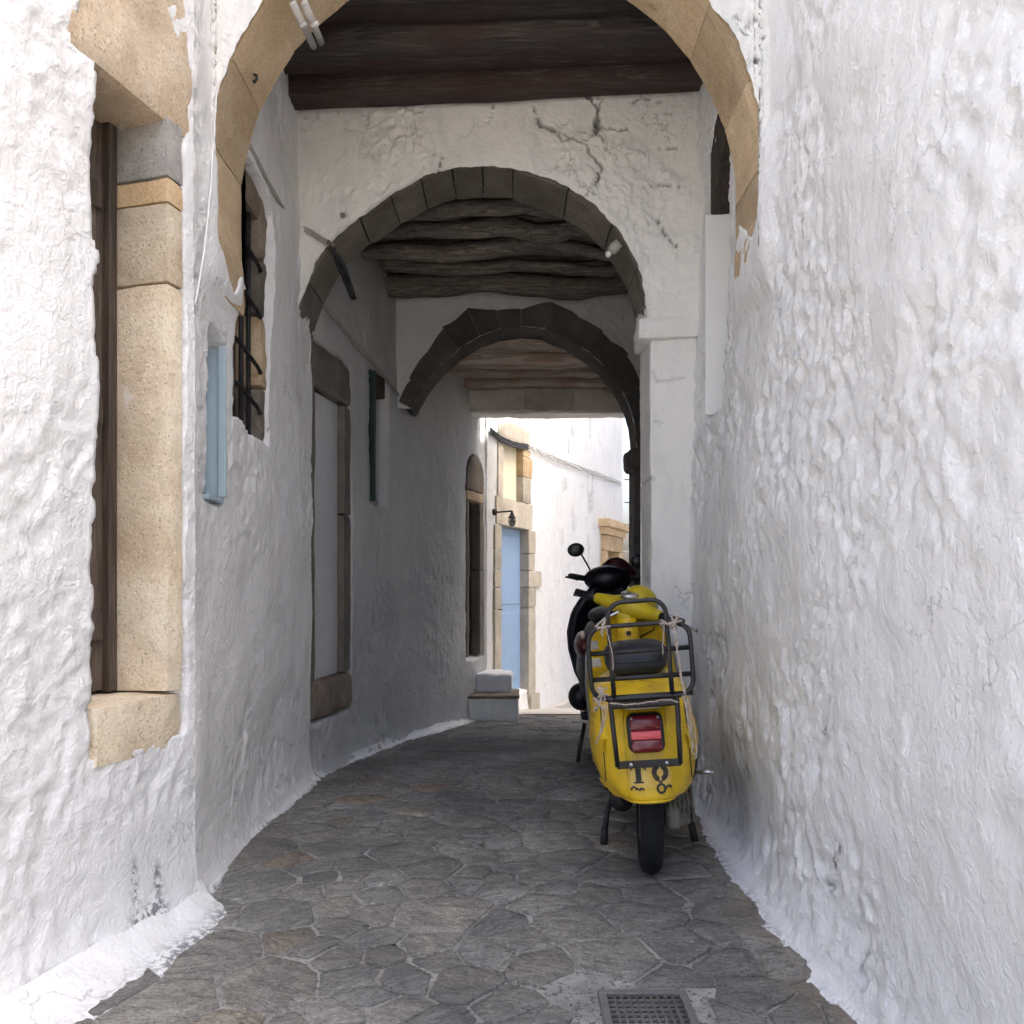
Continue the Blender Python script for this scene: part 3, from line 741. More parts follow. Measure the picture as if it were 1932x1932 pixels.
# ------------------------------------------------------------ arches
def catmull(pts, n):
    p = np.array(pts, float); q = np.vstack([2*p[0]-p[1], p, 2*p[-1]-p[-2]]); out = []
    for i in range(1, len(q)-2):
        for t in np.linspace(0, 1, 16, endpoint=False):
            a, b, c, e = q[i-1], q[i], q[i+1], q[i+2]
            out.append(.5*((2*b)+(-a+c)*t+(2*a-5*b+4*c-e)*t*t+(-a+3*b-3*c+e)*t**3))
    out.append(q[-2]); p = np.array(out)
    s = np.concatenate([[0], np.cumsum(np.linalg.norm(np.diff(p, axis=0), axis=1))]); t = np.linspace(0, s[-1], n)
    return np.column_stack([np.interp(t, s, p[:, 0]), np.interp(t, s, p[:, 1])])
class Plane:
    """a vertical plane d = a + b*x"""
    def __init__(s, a, b): s.a, s.b = a, b
    def xz(s, px, py):
        u = (px-XC)/F; d = s.a/(1-s.b*u); return (u*d, EYE+(YH-py)/F*d)
    def w(s, x, z, back=0): return (x, s.a+s.b*x+back, z)
def arch_face(parent, pl, curve, ztop, mat, seed, res=.013, amp=.5, fn=None, back=.3, lift=.012, rag=.006):
    """plaster above an arch curve (rows of x,z), with thickness"""
    n = len(curve); tg = np.gradient(curve, axis=0); tg /= np.linalg.norm(tg, axis=1, keepdims=True)
    nr = np.column_stack([-tg[:, 1], tg[:, 0]])
    rr = lift+rag*fbm(curve[:, 0]*0, curve[:, 0], curve[:, 1], 14, 3, seed)
    cv = curve+nr*rr[:, None]
    m = int((ztop-curve[:, 1].min())/res)
    T = np.linspace(0, 1, m)[None, :]
    X = np.repeat(cv[:, :1], m, 1); Z = cv[:, 1:]+(ztop-cv[:, 1:])*T
    Dp = pl.a+pl.b*X
    off = lumps(X*0, X, Z, seed, amp)
    e = np.minimum(1, (Z-cv[:, 1:])/.03); off = off*e
    dirt = np.zeros_like(X); worn = np.zeros_like(X)
    if fn: off, dirt = fn(X, Z, off, dirt)
    V = np.stack([X, Dp-off-.012, Z], -1).reshape(-1, 3); Fq = gridfaces(n, m)
    i8 = np.unique(np.append(np.arange(0, n, 6), n-1))
    Vb = [];
    for i in i8:
        Vb.append((cv[i, 0], pl.a+pl.b*cv[i, 0]+back, cv[i, 1]+.05)); Vb.append((cv[i, 0], pl.a+pl.b*cv[i, 0]+back, ztop))
    b = len(V); Fb = gridfaces(len(i8), 2, b, True)
    rim = []
    for k in range(len(i8)-1):
        rim.append((int(i8[k]*m), b+2*k, b+2*k+2, int(i8[k+1]*m)))
    V = np.vstack([V, np.array(Vb)]); z_ = np.zeros(len(Vb))
    return mesh('plaster_face', V, Fq+Fb, mat, parent, True, attr={'dirt': np.concatenate([dirt.ravel(), z_]), 'worn': np.concatenate([worn.ravel(), z_])})
def voussoirs(parent, pl, curve, joints, t, hs, mat, seed, gap=.004, front=0, amp=.004, jit=.004, tj=0, name='voussoir'):
    """stones of an arch between joint fractions; each its own mesh. hs: radial depth per stone"""
    tg = np.gradient(curve, axis=0); tg /= np.linalg.norm(tg, axis=1, keepdims=True)
    nr = np.column_stack([-tg[:, 1], tg[:, 0]])
    s = np.concatenate([[0], np.cumsum(np.linalg.norm(np.diff(curve, axis=0), axis=1))]); L = s[-1]
    R = np.random.RandomState(seed)
    for k in range(len(joints)-1):
        s0, s1 = joints[k]*L+gap, joints[k+1]*L-gap
        na = max(5, int((s1-s0)/.035)); nd = 9
        ss = np.linspace(s0, s1, na)
        ss_in = ss.copy(); j = R.uniform(-jit, jit); f = front+R.uniform(-jit, jit)*.7
        px = np.interp(ss, s, curve[:, 0]); pz = np.interp(ss, s, curve[:, 1])
        nx = np.interp(ss, s, nr[:, 0]); nz = np.interp(ss, s, nr[:, 1])
        h0 = hs[k] if hasattr(hs, '__len__') else hs
        if isinstance(h0, tuple): hh = np.interp(np.linspace(0, 1, na), np.linspace(0, 1, len(h0)), h0)
        else: hh = np.full(na, h0)
        hh = hh+.012*fbm(px*0, px, pz, 12, 2, seed+k)
        dd = np.linspace(f, t, nd)
        rings = []
        def pt(i, rad, back): return (px[i]+nx[i]*rad, pl.a+pl.b*px[i]+back, pz[i]+nz[i]*rad)
        # grid: closed profile in (rad, back) swept along the arch
        prof = [(hh, f)]+[(None, b) for b in dd]+[(hh, t)]
        m = len(prof); V = np.zeros((na, m, 3))
        for i in range(na):
            edge = .5*(1-min(1, min(i, na-1-i)/1.0))
            for q, (a, b) in enumerate(prof):
                if a is None:
                    rad = -j+.008*edge+.004*(b == dd[0])
                    V[i, q] = pt(i, rad, b+(.004 if b == dd[0] and edge else 0))
                else: V[i, q] = pt(i, a[i], b)
        ns = fbm(V[..., 0], V[..., 1], V[..., 2], 11, 3, seed+31)
        V[:, :, 0] -= 0; V[..., 2] += ns*amp*(1 if True else 0); V[..., 0] += ns*amp*.5
        ns2 = fbm(V[..., 0], V[..., 1], V[..., 2], 16, 2, seed+37)
        V[:, :2, 1] += ns2[:, :2]*amp
        faces = []
        for i in range(na-1):
            for q in range(m): faces.append((i*m+q, i*m+(q+1) % m, (i+1)*m+(q+1) % m, (i+1)*m+q))
        faces.append(tuple(range(m))); faces.append(tuple(range((na-1)*m, na*m))[::-1])
        faces = [q[::-1] for q in faces]
        mesh(name, V.reshape(-1, 3), faces, mat[k % len(mat)] if isinstance(mat, list) else mat, parent, False)

# ---- first arch
A1 = Plane(3.0, 0)
c1 = []
for a in np.linspace(180, 0, 41):
    c1.append(A1.xz(918+519*math.cos(math.radians(a)), 314-524*math.sin(math.radians(a))))
left = [A1.xz(407, 540), A1.xz(406, 490), A1.xz(404, 450), A1.xz(400, 390)]
right = [A1.xz(1434, 350), A1.xz(1433, 400), A1.xz(1432, 470)]
cv1 = catmull(left+c1[1:-1]+right, 260)
ta1 = thing('stone_arch', 'large front arch of tan stone spanning the passage entrance under cream plaster', 'arch', (-.1, 3.15, 0))
def fa1(X, Z, off, dirt):
    for (px, py, r) in ((1405, 62, .03), (1420, 45, .025), (1390, 40, .02), (1412, 130, .022), (1425, 118, .02), (1436, 95, .012), (1438, 75, .010)):
        x0, z0 = A1.xz(px, py); q = np.exp(-((X-x0)**2+(Z-z0)**2)/(r*.55)**2); k = vn(X*70, Z*70, 1.0, 4)
        dirt = np.maximum(dirt, np.clip(q*2*(k > .1), 0, .8)); off = off-.012*q
    return off, dirt
cvf = cv1
cvf = np.vstack([np.column_stack([np.linspace(-1.35, cvf[0, 0]-.012, 14), np.full(14, cvf[0, 1]+.06)]), cvf, np.column_stack([np.linspace(cvf[-1, 0]+.012, 1.15, 14), np.full(14, cvf[-1, 1]+.06)])])
arch_face(ta1, A1, cvf, 4.25, M_cream, 101, .016, .6, fa1, .33, .004, .010)
voussoirs(ta1, A1, cv1, [0, .055, .135, .215, .285, .36, .44, .56, .66, .76, .84, .92, .965, 1], .33, .12, M_tan, 103, .0012, .006, .004, .003)

# ---- second arch
b2 = -.075; a2 = 4.3
A2 = Plane(a2, b2)
q2 = [(559, 612), (566, 580), (590, 520), (619, 468), (660, 428), (701, 399), (763, 358), (824, 328), (880, 318), (927, 317), (973, 322), (1037, 344), (1101, 375), (1132, 401), (1168, 445), (1199, 503), (1216, 560), (1223, 602)]
cv2 = catmull([A2.xz(*q) for q in q2], 240)
ta2 = thing('stone_arch', 'middle arch with dark jointed stone soffit below a cracked plaster wall', 'arch', (-.2, 4.45, 0))
cracks = [([(1101, 168), (1108, 185), (1126, 205), (1128, 225), (1122, 262)], .016), ([(1126, 205), (1137, 190)], .004),
          ([(1014, 226), (1022, 240), (1050, 252), (1078, 265), (1102, 280), (1120, 300), (1136, 320)], .009), ([(1078, 265), (1062, 272), (1052, 258)], .006),
          ([(1122, 262), (1105, 268)], .004), ([(1122, 262), (1136, 268), (1133, 277)], .004), ([(1207, 160), (1208, 190), (1195, 196)], .006), ([(1208, 190), (1245, 194)], .004),
          ([(1100, 170), (1160, 176), (1240, 160), (1300, 152)], .012), ([(1105, 372), (1122, 345), (1130, 328)], .003), ([(1225, 355), (1250, 350), (1280, 356)], .0035),
          ([(1240, 280), (1275, 282)], .003), ([(1014, 226), (1012, 212), (1006, 200)], .003), ([(1136, 320), (1128, 345), (1118, 372)], .003), ([(1050, 252), (1062, 238), (1075, 230)], .0025), ([(1126, 235), (1150, 250), (1185, 248)], .0025), ([(925, 195), (930, 215), (922, 232)], .003), ([(760, 200), (780, 216), (800, 214)], .003), ([(690, 215), (697, 240)], .003), ([(820, 340), (835, 295)], .003), ([(1240, 420), (1280, 470)], .003)]
def seg_dist(X, Z, pts):
    best = np.full_like(X, 9.0)
    for (x0, z0), (x1, z1) in zip(pts[:-1], pts[1:]):
        L2 = (x1-x0)**2+(z1-z0)**2; t = np.clip(((X-x0)*(x1-x0)+(Z-z0)*(z1-z0))/L2, 0, 1)
        best = np.minimum(best, np.hypot(X-x0-t*(x1-x0), Z-z0-t*(z1-z0)))
    return best
def fa2(X, Z, off, dirt):
    wob = .012*vn(X*28, Z*28, .5, 8)+.006*vn(X*70, Z*70, .5, 9)
    rough = smooth(-.1, .4, fbm(X*0, X, Z, 2.2, 2, 17))
    off = off*(.45+1.2*rough)
    for pts, w in cracks:
        dd = seg_dist(X+wob, Z+wob, [A2.xz(*q) for q in pts])
        ww = w*(.25+1.1*np.abs(vn(X*11, Z*11, 2.0, 10)))
        q = 1-smooth(ww*.5, ww*1.15+.003, dd)
        off = off-.035*q+.006*(1-smooth(ww, ww+.03, dd))*vn(X*40, Z*40, 3.0, 12); dirt = np.maximum(dirt, .72*q)
    return off, dirt
# extend curve to the right edge with a pier
cvf2 = np.vstack([np.column_stack([np.linspace(-1.4, cv2[6, 0]-.012, 14), np.full(14, cv2[6, 1])]), cv2[6:]])
arch_face(ta2, A2, cvf2, 4.25, M_cream, 111, .0105, .62, fa2, .33, .005, .007)
jt = [0, .085, .17, .25, .325, .392, .455, .515, .575, .69, .80, .90, 1]
voussoirs(ta2, A2, cv2, jt, .33, [.14, .13, .13, .14, .13, .15, .13, .13, .13, .13, .13, .13], M_vous, 113, .0042, .012, .004, .005)
# right pier
pp0 = A2.xz(1223, 602); pp1 = A2.xz(1318, 602)
def pier(parent, name, pl, x0, x1, z0, z1, depth, mat, seed, amp=.5, res=.013, fn=None):
    n = int((x1-x0)/res)+2; m = int((z1-z0)/res)+2; nd = int(depth/.03)+2
    xs = np.linspace(x0, x1, n); zs = np.linspace(z0, z1, m); dsn = np.linspace(depth, 0, nd)
    # profile path: left side face (back to front) then front face
    path = [(x0, b) for b in dsn[:-1]]+[(x, 0) for x in xs]
    path = np.array(path); tg = np.gradient(path, axis=0); tg /= np.linalg.norm(tg, axis=1, keepdims=True)
    nr = np.column_stack([tg[:, 1], -tg[:, 0]])
    X = np.repeat(path[:, :1], m, 1); B = np.repeat(path[:, 1:], m, 1); Z = np.repeat(zs[None, :], len(path), 0)
    off = lumps(X*0, X+B, Z, seed, amp); dirt = np.zeros_like(X)
    if fn: off, dirt = fn(X, Z, off, dirt)
    Xo = X+nr[:, :1]*off; Bo = B+nr[:, 1:]*off
    V = np.stack([Xo, pl.a+pl.b*Xo+Bo, Z], -1).reshape(-1, 3)
    Fq = gridfaces(len(path), m)
    b = len(V); V = np.vstack([V, [(x1, pl.a+pl.b*x1+depth, z0), (x1, pl.a+pl.b*x1+depth, z1), (x0, pl.a+pl.b*x0+depth, z0), (x0, pl.a+pl.b*x0+depth, z1)]])
    Fq += [(b, b+1, b+3, b+2), ((len(path)-1)*m, len(path)*m-1, b+1, b)]
    return mesh(name, V, Fq, mat, parent, True, attr={'dirt': np.append(dirt.ravel(), [0]*4), 'worn': np.zeros(len(V))})
def fpier(X, Z, off, dirt):
    for pts, w in (([(1240, 718), (1290, 714)], .004), ([(1236, 795), (1250, 797)], .003), ([(1232, 700), (1240, 720)], .004), ([(1226, 900), (1234, 905)], .006)):
        dd = seg_dist(X, Z, [A2.xz(*q) for q in pts]); q = 1-smooth(w*.5, w+.006, dd); off = off-.008*q; dirt = np.maximum(dirt, .3*q)
    return off, dirt
pier(ta2, 'pier', A2, pp0[0]+.012, 1.12, -.06, pp0[1]-.03, .33, M_cream, 121, .55, .012, fpier)
pier(ta2, 'pier_spandrel', Plane(a2-.0115, b2), pp0[0]-.004, 1.12, pp0[1]-.03, 4.25, .33, M_cream, 111, .62, .012, lambda X, Z, o, d: fa2(X, Z, o, d))
zi1, zi0 = A2.xz(1210, 602)[1], A2.xz(1210, 642)[1]
rough_block('impost_stone', ((A2.xz(1206, 620)[0]+1.08)/2, a2+b2*.85+.13, (zi0+zi1)/2), (1.08-A2.xz(1206, 620)[0], .33, zi1-zi0), M_cream, ta2, Matrix.Rotation(math.atan(b2), 4, 'Z'), 131, .008, (14, 10, 6), .02)

# ---- third arch
A3 = Plane(6.25, 0)
q3 = [(776, 772), (792, 744), (812, 714), (844, 680), (879, 652), (916, 632), (959, 620), (1008, 619), (1049, 631), (1090, 652), (1132, 685), (1160, 721), (1183, 760), (1195, 800), (1200, 845)]
cv3 = catmull([A3.xz(*q) for q in q3], 160)
ta3 = thing('stone_arch', 'far arch ringed by dark irregular stones in the deep shade of the passage', 'arch', (.1, 6.4, float(G(6.4))))
lft = A3.xz(740, 772)
face3 = np.vstack([np.column_stack([np.linspace(lft[0], cv3[0, 0], 12, endpoint=False), np.full(12, cv3[0, 1])]), cv3, np.column_stack([np.linspace(cv3[-1, 0]+.02, 1.12, 8), np.full(8, cv3[-1, 1])])])
arch_face(ta3, A3, face3, 4.25, M_shadewhite, 141, .02, .5, None, .29, .003, .004)
h3 = [(.10, .12), (.12, .15, .15), (.15, .20), (.22, .20, .23), (.24, .16), (.14, .13), (.14, .21), (.22, .20), (.19, .19), (.18, .20), (.19, .17), (.15, .10), (.08, .07)]
voussoirs(ta3, A3, cv3, [0, .075, .16, .235, .31, .375, .44, .51, .585, .66, .745, .83, .92, 1], .29, h3, M_darkvous, 143, .0008, -.028, .004, .002)
pier(ta3, 'pier', A3, A3.xz(1197, 900)[0], 1.2, -.4, cv3[-1, 1]+.01, .29, M_shadestone, 151, .4, .02)  # shade painted into the pier and impost colour
rough_block('impost_stone', (A3.xz(1180, 860)[0]+.155, 6.38, A3.xz(1180, 866)[1]), (.28, .32, .17), M_shadestone, ta3, None, 152, .008, (8, 8, 6), .04)

# ------------------------------------------------------------ timber ceilings
def beam(parent, name, d, z, w, h, x0, x1, mat, seed, wavy=.01, skew=0, roundness=.02, nx=40):
    R = np.random.RandomState(seed); xs = np.linspace(x0, x1, nx); V = []
    a = roundness
    prof = np.array([(-w/2+a, 0), (0, -.004*R.rand()), (w/2-a, 0), (w/2, a), (w/2, h*.5), (w/2, h-a), (w/2-a, h), (-w/2+a, h), (-w/2, h-a), (-w/2, h*.5), (-w/2, a)])
    ph = R.uniform(0, 50)
    dy = wavy*fbm(xs*0, xs, xs*0+ph, 1.6, 3, seed); dz = wavy*.8*fbm(xs*0, xs, xs*0+ph+9, 1.8, 3, seed+1)
    for i, x in enumerate(xs):
        k = 1+.10*wavy/.02*float(vn(x*1.7, ph, 0, seed+2))
        for (u, v) in prof:
            nn = wavy*.35*float(vn(x*5, u*14+ph, v*14, seed+3))
            V.append((x, d+skew*x+dy[i]+u*k+nn, z+dz[i]+v*(k if v > 0 else 1)+nn*.7))
    m = len(prof); f = []
    for i in range(nx-1):
        for q in range(m): f.append((i*m+q, (i+1)*m+q, (i+1)*m+(q+1) % m, i*m+(q+1) % m))
    f.append(tuple(range(m))); f.append(tuple(range((nx-1)*m, nx*m))[::-1])
    f = [q[::-1] for q in f]
    return mesh(name, V, f, mat, parent, True)
tc1 = thing('timber_ceiling', 'dark red brown timber beams over the front bay behind the first arch', 'ceiling', (0, 3.8, 3.7))
zc = 3.70
for i, (d, z, w, m_, sk) in enumerate(((4.175, -.03, .14, M_redbeam, b2), (4.0, .035, .15, M_redbeam, -.055), (3.825, -.01, .145, M_beam, -.06), (3.655, .03, .13, M_beam, -.04), (3.49, -.005, .13, M_beam, -.03), (3.38, .03, .07, M_beam, -.02))):
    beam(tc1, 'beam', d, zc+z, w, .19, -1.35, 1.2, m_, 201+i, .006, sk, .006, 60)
for i, d in enumerate((4.09, 3.91, 3.74, 3.57, 3.43)):
    MB().box((0, d, zc+.12), (2.5, .10, .02), Matrix.Rotation(-.045, 3, 'Z')).build('ceiling_board', M_log, tc1, False)
mb = MB().box((0, 3.8, 3.95), (2.7, 1.3, .10)); mb.build('deck', M_beam, tc1, False)
tc2 = thing('timber_ceiling', 'warped old logs laid across the dark middle bay', 'ceiling', (0, 5.4, 3.4))
Rl = np.random.RandomState(17)
for i, d in enumerate(np.linspace(4.70, 6.0, 10)):
    w = .085+.035*Rl.rand()
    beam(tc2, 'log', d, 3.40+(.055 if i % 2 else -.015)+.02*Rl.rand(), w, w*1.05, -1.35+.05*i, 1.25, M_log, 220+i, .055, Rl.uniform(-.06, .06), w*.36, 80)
beam(tc2, 'log', 6.11, 3.325, .15, .16, -1.0, 1.25, M_log, 240, .05, .02, .05, 70)
for i, d in enumerate(np.linspace(4.75, 6.05, 7)):
    beam(tc2, 'ceiling_board', d, 3.535+.012*Rl.rand(), .19, .03, -1.35, 1.3, M_log, 260+i, .012, 0, .006, 30)
mb = MB().box((0, 5.42, 3.72), (2.8, 1.7, .10)); mb.build('deck', M_beam, tc2, False)
tc3 = thing('timber_ceiling', 'brown ceiling timbers lit from the exit beyond the far arch', 'ceiling', (.3, 7.2, 3.05))
for i, (d, w, dz, wv) in enumerate(((6.62, .14, .03, .02), (6.80, .15, .05, .02), (6.98, .15, .0, .02), (7.16, .15, .02, .02), (7.35, .16, -.01, .02), (7.54, .15, .03, .02), (7.72, .15, -.02, .02))):
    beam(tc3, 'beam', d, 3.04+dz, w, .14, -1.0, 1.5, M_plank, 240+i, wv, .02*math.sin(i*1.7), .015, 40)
mb = MB().box((.2, 7.2, 3.28), (2.7, 1.5, .08)); mb.build('deck', M_plank, tc3, False)
ln = thing('exit_lintel', 'weathered concrete lintel over the bright exit with ragged lower edge', 'lintel', (.5, 7.9, 2.8))
x0 = -.42
for i, (xa, xb) in enumerate(((-.45, .122), (.121, .602), (.601, 1.45))):
    rough_block('lintel_stone', ((xa+xb)/2, 7.93, 2.925), (xb-xa, .22, .22), M_conc, ln, None, 260+i, .010, (18, 7, 8), .012)
rough_block('plaster_edge', (.5, 7.95, 2.805), (1.9, .24, .035), M_cream, ln, None, 266, .012, (60, 6, 4), .01)
mb = MB().box((.5, 7.95, 2.93), (1.9, .12, .16)); mb.build('core', M_conc, ln, False)
mb = MB().box((.5, 7.99, 3.7), (2.4, .12, 1.3)); mb.build('wall_above', M_cream, ln, False)
up = MB().box((0, 5.55, 5.0), (3.2, 5.0, 1.46)).build('upper_storey', M_white, None, False)
tag(up, 'whitewashed upper storey spanning the passage over the three arches', 'building')

# ------------------------------------------------------------ far house beyond the exit
pF = [(-.262, 8.30), (.3, 9.7), (1.0, 11.45), (1.90, 13.70)]
WF = Wall(pF)
tf = thing('house', 'sunlit white house beyond the exit with blue door and stone window', 'house', (.3, 9.5, float(G(9.5))))
def fF(S, D, X, Z, off, dirt, worn):
    off = off*.5
    a = box01(D, 8.62, 9.42, Z, -.12, 1.76, .03)          # door hole
    b = box01(D, 8.66, 9.25, Z, 2.06, 2.70, .03)         # window hole
    c = box01(D, 12.62, 13.35, Z, -.6, 1.9, .04)
    off = off*(1-a)-.25*a; off = off*(1-b)-.16*b; off = off*(1-c)-.3*c
    st = np.exp(-((D-10.9)/.25)**2)*(vn(D*9, Z*4, 0, 3) > .25)*(Z > 1.6)
    worn = np.clip(st*.8+.6*np.exp(-((D-11.9)/.2)**2)*(vn(D*8, Z*3, 0, 5) > .3), 0, .8)
    return off, dirt, worn
wall_panel('wall', tf, pF, -1.4, 4.6, .03, fF, M_white, 1, .3, 53, .7)
# stone surround of the blue door
for i, (z0, z1, w) in enumerate(((-.20, .83, .0), (.835, 1.07, .02), (1.075, 1.27, .20), (1.275, 1.47, -.02), (1.475, 1.75, .0))):
    WF.block('jamb_stone', 9.40, 9.62+w, -.20, .022, z0, z1, M_palestone, tf, 300+i, .004, .008)
    WF.block('jamb_stone', 8.46, 8.63, -.20, .022, z0, z1, M_palestone, tf, 310+i, .004, .008)
WF.block('plinth_stone', 9.41, 9.70, -.2, .05, -.46, -.205, M_palestone, tf, 320, .004, .01)
WF.block('lintel_stone', 8.50, 9.52, -.2, .022, 1.755, 2.055, M_palestone, tf, 321, .005, .01)
dr = MB(); WF.box(dr, 8.64, 9.41, -.13, -.09, -.12, 1.75); dro = dr.build('door', M_bluedoor, tf, True, bevel=.005)
dr = MB(); WF.box(dr, 8.632, 8.69, -.09, -.05, -.12, 1.75); dr.build('door_frame', M_blue, tf, True, bevel=.005)
for k, (za, zb) in enumerate(((.0, .78), (.88, 1.66))):
    mb = MB(); WF.box(mb, 8.80, 9.33, -.094, -.083, za, zb); mb.build('door_panel', M_bluedoor, tf, True, bevel=.006)
mb = MB().ell(WF.at(8.76, -.06, .82), (.025, .03, .025), 10, 8); mb.build('door_handle', M_iron, tf)
for i, (z0, z1) in enumerate(((2.06, 2.36), (2.365, 2.60))):
    WF.block('window_jamb_stone', 9.23, 9.48+.04*i, -.15, .022, z0, z1, M_palestone if i == 0 else M_ochre, tf, 330+i, .006, .012)
WF.block('window_jamb_stone', 8.55, 8.68, -.15, .02, 2.06, 2.66, M_palestone, tf, 333, .005, .008)
for z in (2.605, 2.635, 2.665):
    WF.block('brick', 9.23, 9.46, -.14, .022, z, z+.026, M_ochre, tf, 340, .003, .005, (4, 6, 3))
WF.block('window_head_stone', 8.56, 9.46, -.15, .022, 2.695, 2.93, M_palestone, tf, 341, .006, .03)
mb = MB(); WF.box(mb, 8.685, 9.225, -.12, -.06, 2.065, 2.69); mb.build('cream_panel', paint_mat('cream_paint', (.74, .69, .52), .7, dirt=.1), tf, True, bevel=.01)
# stone window with cornice at the far end
WF.block('cornice', 12.30, 13.72, -.10, .16, 2.02, 2.14, M_ochre, tf, 350, .004, .01)
WF.block('cornice', 12.38, 13.64, -.10, .09, 1.905, 2.015, M_ochre, tf, 351, .004, .01)
WF.block('frieze', 12.42, 13.58, -.10, .05, 1.655, 1.90, M_ochre, tf, 352, .004, .01)
WF.block('window_jamb_stone', 12.42, 12.66, -.25, .05, -.6, 1.65, M_ochre, tf, 353, .004, .01)
WF.block('window_jamb_stone', 13.32, 13.58, -.25, .05, -.6, 1.65, M_ochre, tf, 354, .004, .01)
mb = MB(); WF.box(mb, 12.665, 13.315, -.27, -.2, -.6, 1.65); mb.build('dark_pane', M_darkwood, tf, True)
for i in range(5):
    rough_block('quoin_stone', (1.99-.01*(i % 2), 13.86, 1.55-.42*i), (.14, .2, .3), M_palestone, tf, None, 360+i, .02, (5, 5, 6), .03)
kb = WF.block('kerb', 9.62, 11.5, .03, .16, -.78, -.42, M_conc, tf, 371, .01, .02)

xs = np.linspace(-.6, 3.5, 30); dsl = np.linspace(8.28, 16, 50)
XX, DD = np.meshgrid(xs, dsl, indexing='ij')
lane = mesh('lane', np.stack([XX, DD, G(DD)+.012+.004*fbm(XX*0, XX, DD, 3, 2, 3)], -1).reshape(-1, 3), gridfaces(len(xs), len(dsl)), M_conc)  # pale sheet added past the exit to bounce light into the passage
lane['kind'] = 'structure'
# ---- unseen house added across the far lane to shade the exit
oh = MB().box((5.45, 11.6, 1.6), (4.0, 7.6, SHADE_HOUSE_H)).build('house', M_white, None, False)
tag(oh, 'plain white house added unseen across the far lane to shade the exit', 'house')
# ---- steps at the exit
stp = thing('doorstep', 'two whitewashed steps against the left wall below the stone doorway', 'steps', (-.2, 7.9, float(G(7.9))))
rough_block('lower_step', (-.22, 8.0, -.125), (.57, .50, .25), M_cream, stp, None, 380, .010, (16, 14, 8), .02)
rough_block('tread_edge', (-.215, 7.995, .003), (.58, .52, .035), M_brown, stp, None, 381, .006, (16, 14, 4), .01)
rough_block('upper_step', (-.21, 8.13, .112), (.42, .34, .20), M_white, stp, None, 382, .012, (14, 12, 8), .03)

# ---- wall lantern
la = WF.at(8.47, .03, 1.93)
lt = thing('wall_lantern', 'small caged wall lantern on a bracket beside the blue door', 'lantern', la)
lc = P(966, 978, 8.25)
MB().tube([WF.at(8.46, .0, lc.z+.085), WF.at(8.46, .03, lc.z+.085)], .035, 12).build('wall_plate', M_iron, lt)
MB().tube([WF.at(8.46, .02, lc.z+.09), WF.at(8.40, .08, lc.z+.075), lc+Vector((0, 0, .075)), lc+Vector((0, 0, .045))], .009, 8).build('arm', M_iron, lt)
MB().tube([lc+Vector((0, 0, .08)), lc+Vector((0, 0, .05)), lc+Vector((0, 0, .045)), lc+Vector((0, 0, .015)), lc+Vector((0, 0, .008))], [.008, .018, .02, .034, .05], 14).build('cap', M_iron, lt)
MB().ell(lc+Vector((0, 0, -.035)), (.031, .031, .045), 14, 8).build('glass_globe', M_glass, lt)
mb = MB()
for k in range(4):
    a = k*math.pi/4
    mb.tube([lc+Vector((.037*math.cos(a)*math.sin(t), .037*math.sin(a)*math.sin(t), -.03+.055*math.cos(t))) for t in np.linspace(.5, 2*math.pi-.5, 15)], .003, 5)
mb.tube([lc+Vector((.038*math.cos(t), .038*math.sin(t), -.035)) for t in np.linspace(0, 2*math.pi, 17)[:-1]], .003, 5, True)
mb.build('cage', M_iron, lt)

# ------------------------------------------------------------ cables, pipes, fittings
def wobble(pts, n, amp, seed):
    p = [Vector(q) for q in pts]; out = []
    q = [p[0]*2-p[1]]+p+[p[-1]*2-p[-2]]; R = np.random.RandomState(seed)
    for i in range(1, len(q)-2):
        for t in np.linspace(0, 1, n, endpoint=False):
            a, b, c, e = q[i-1], q[i], q[i+1], q[i+2]
            out.append(.5*((2*b)+(-a+c)*t+(2*a-5*b+4*c-e)*t*t+(-a+3*b-3*c+e)*t**3)+Vector(R.uniform(-amp, amp, 3)))
    out.append(p[-1]); return out
def on_wall(W, px, py, n=.012, dlo=2.75, dhi=8.2):
    best = None
    for d in np.linspace(dlo, dhi, 600):
        w = W.at(d, n, 0); e = abs(XC+F*w.x/w.y-px)
        if best is None or e < best[0]: best = (e, w.y, w.x)
    return Vector((best[2], best[1], EYE+(YH-py)/F*best[1]))
cb = thing('cable_run', 'pair of painted cables running down the left wall and over the middle arch', 'cable', P(550, 420, 4.2))
for k, dx in enumerate((0, 1)):
    pts = [on_wall(WL2, 468+4*k, 272+dx*2, .012, 3.0, 4.5), on_wall(WL2, 500+4*k, 335+dx*3, .012, 3.0, 4.5), on_wall(WL2, 530+3*k, 385+dx*4, .014, 3.0, 4.5)]
    for (px, py) in ((552, 418), (590, 440), (622, 460)):
        x, z = A2.xz(px+3*k, py+8*k); pts.append(Vector(A2.w(x, z, -.022)))
    MB().tube(wobble(pts, 8, .0015, 5+k), .0075, 7).build('cable', M_cable, cb)
    x, z = A2.xz(622+3*k, 460+8*k); q0 = Vector(A2.w(x, z, -.024))
    x, z = A2.xz(634+9*k, 492); q1 = Vector(A2.w(x, z, .10)); x, z = A2.xz(648+4*k, 540); q2_ = Vector(A2.w(x-.004, z+.03, .27))
    MB().tube(wobble([q0, q0+Vector((.02, .01, -.03)), q1, q2_], 6, .001, 9), .012, 8).build('conduit', M_bcable, cb)
MB().box(Vector(A2.w(*A2.xz(628, 466), -.03)), (.05, .03, .02), Matrix.Rotation(.6, 3, 'Y')).build('clip', M_brown, cb, True)
cb2 = thing('cable_run', 'thin paired cable sloping down the shadowed wall behind the middle arch', 'cable', P(700, 680, 5.6))
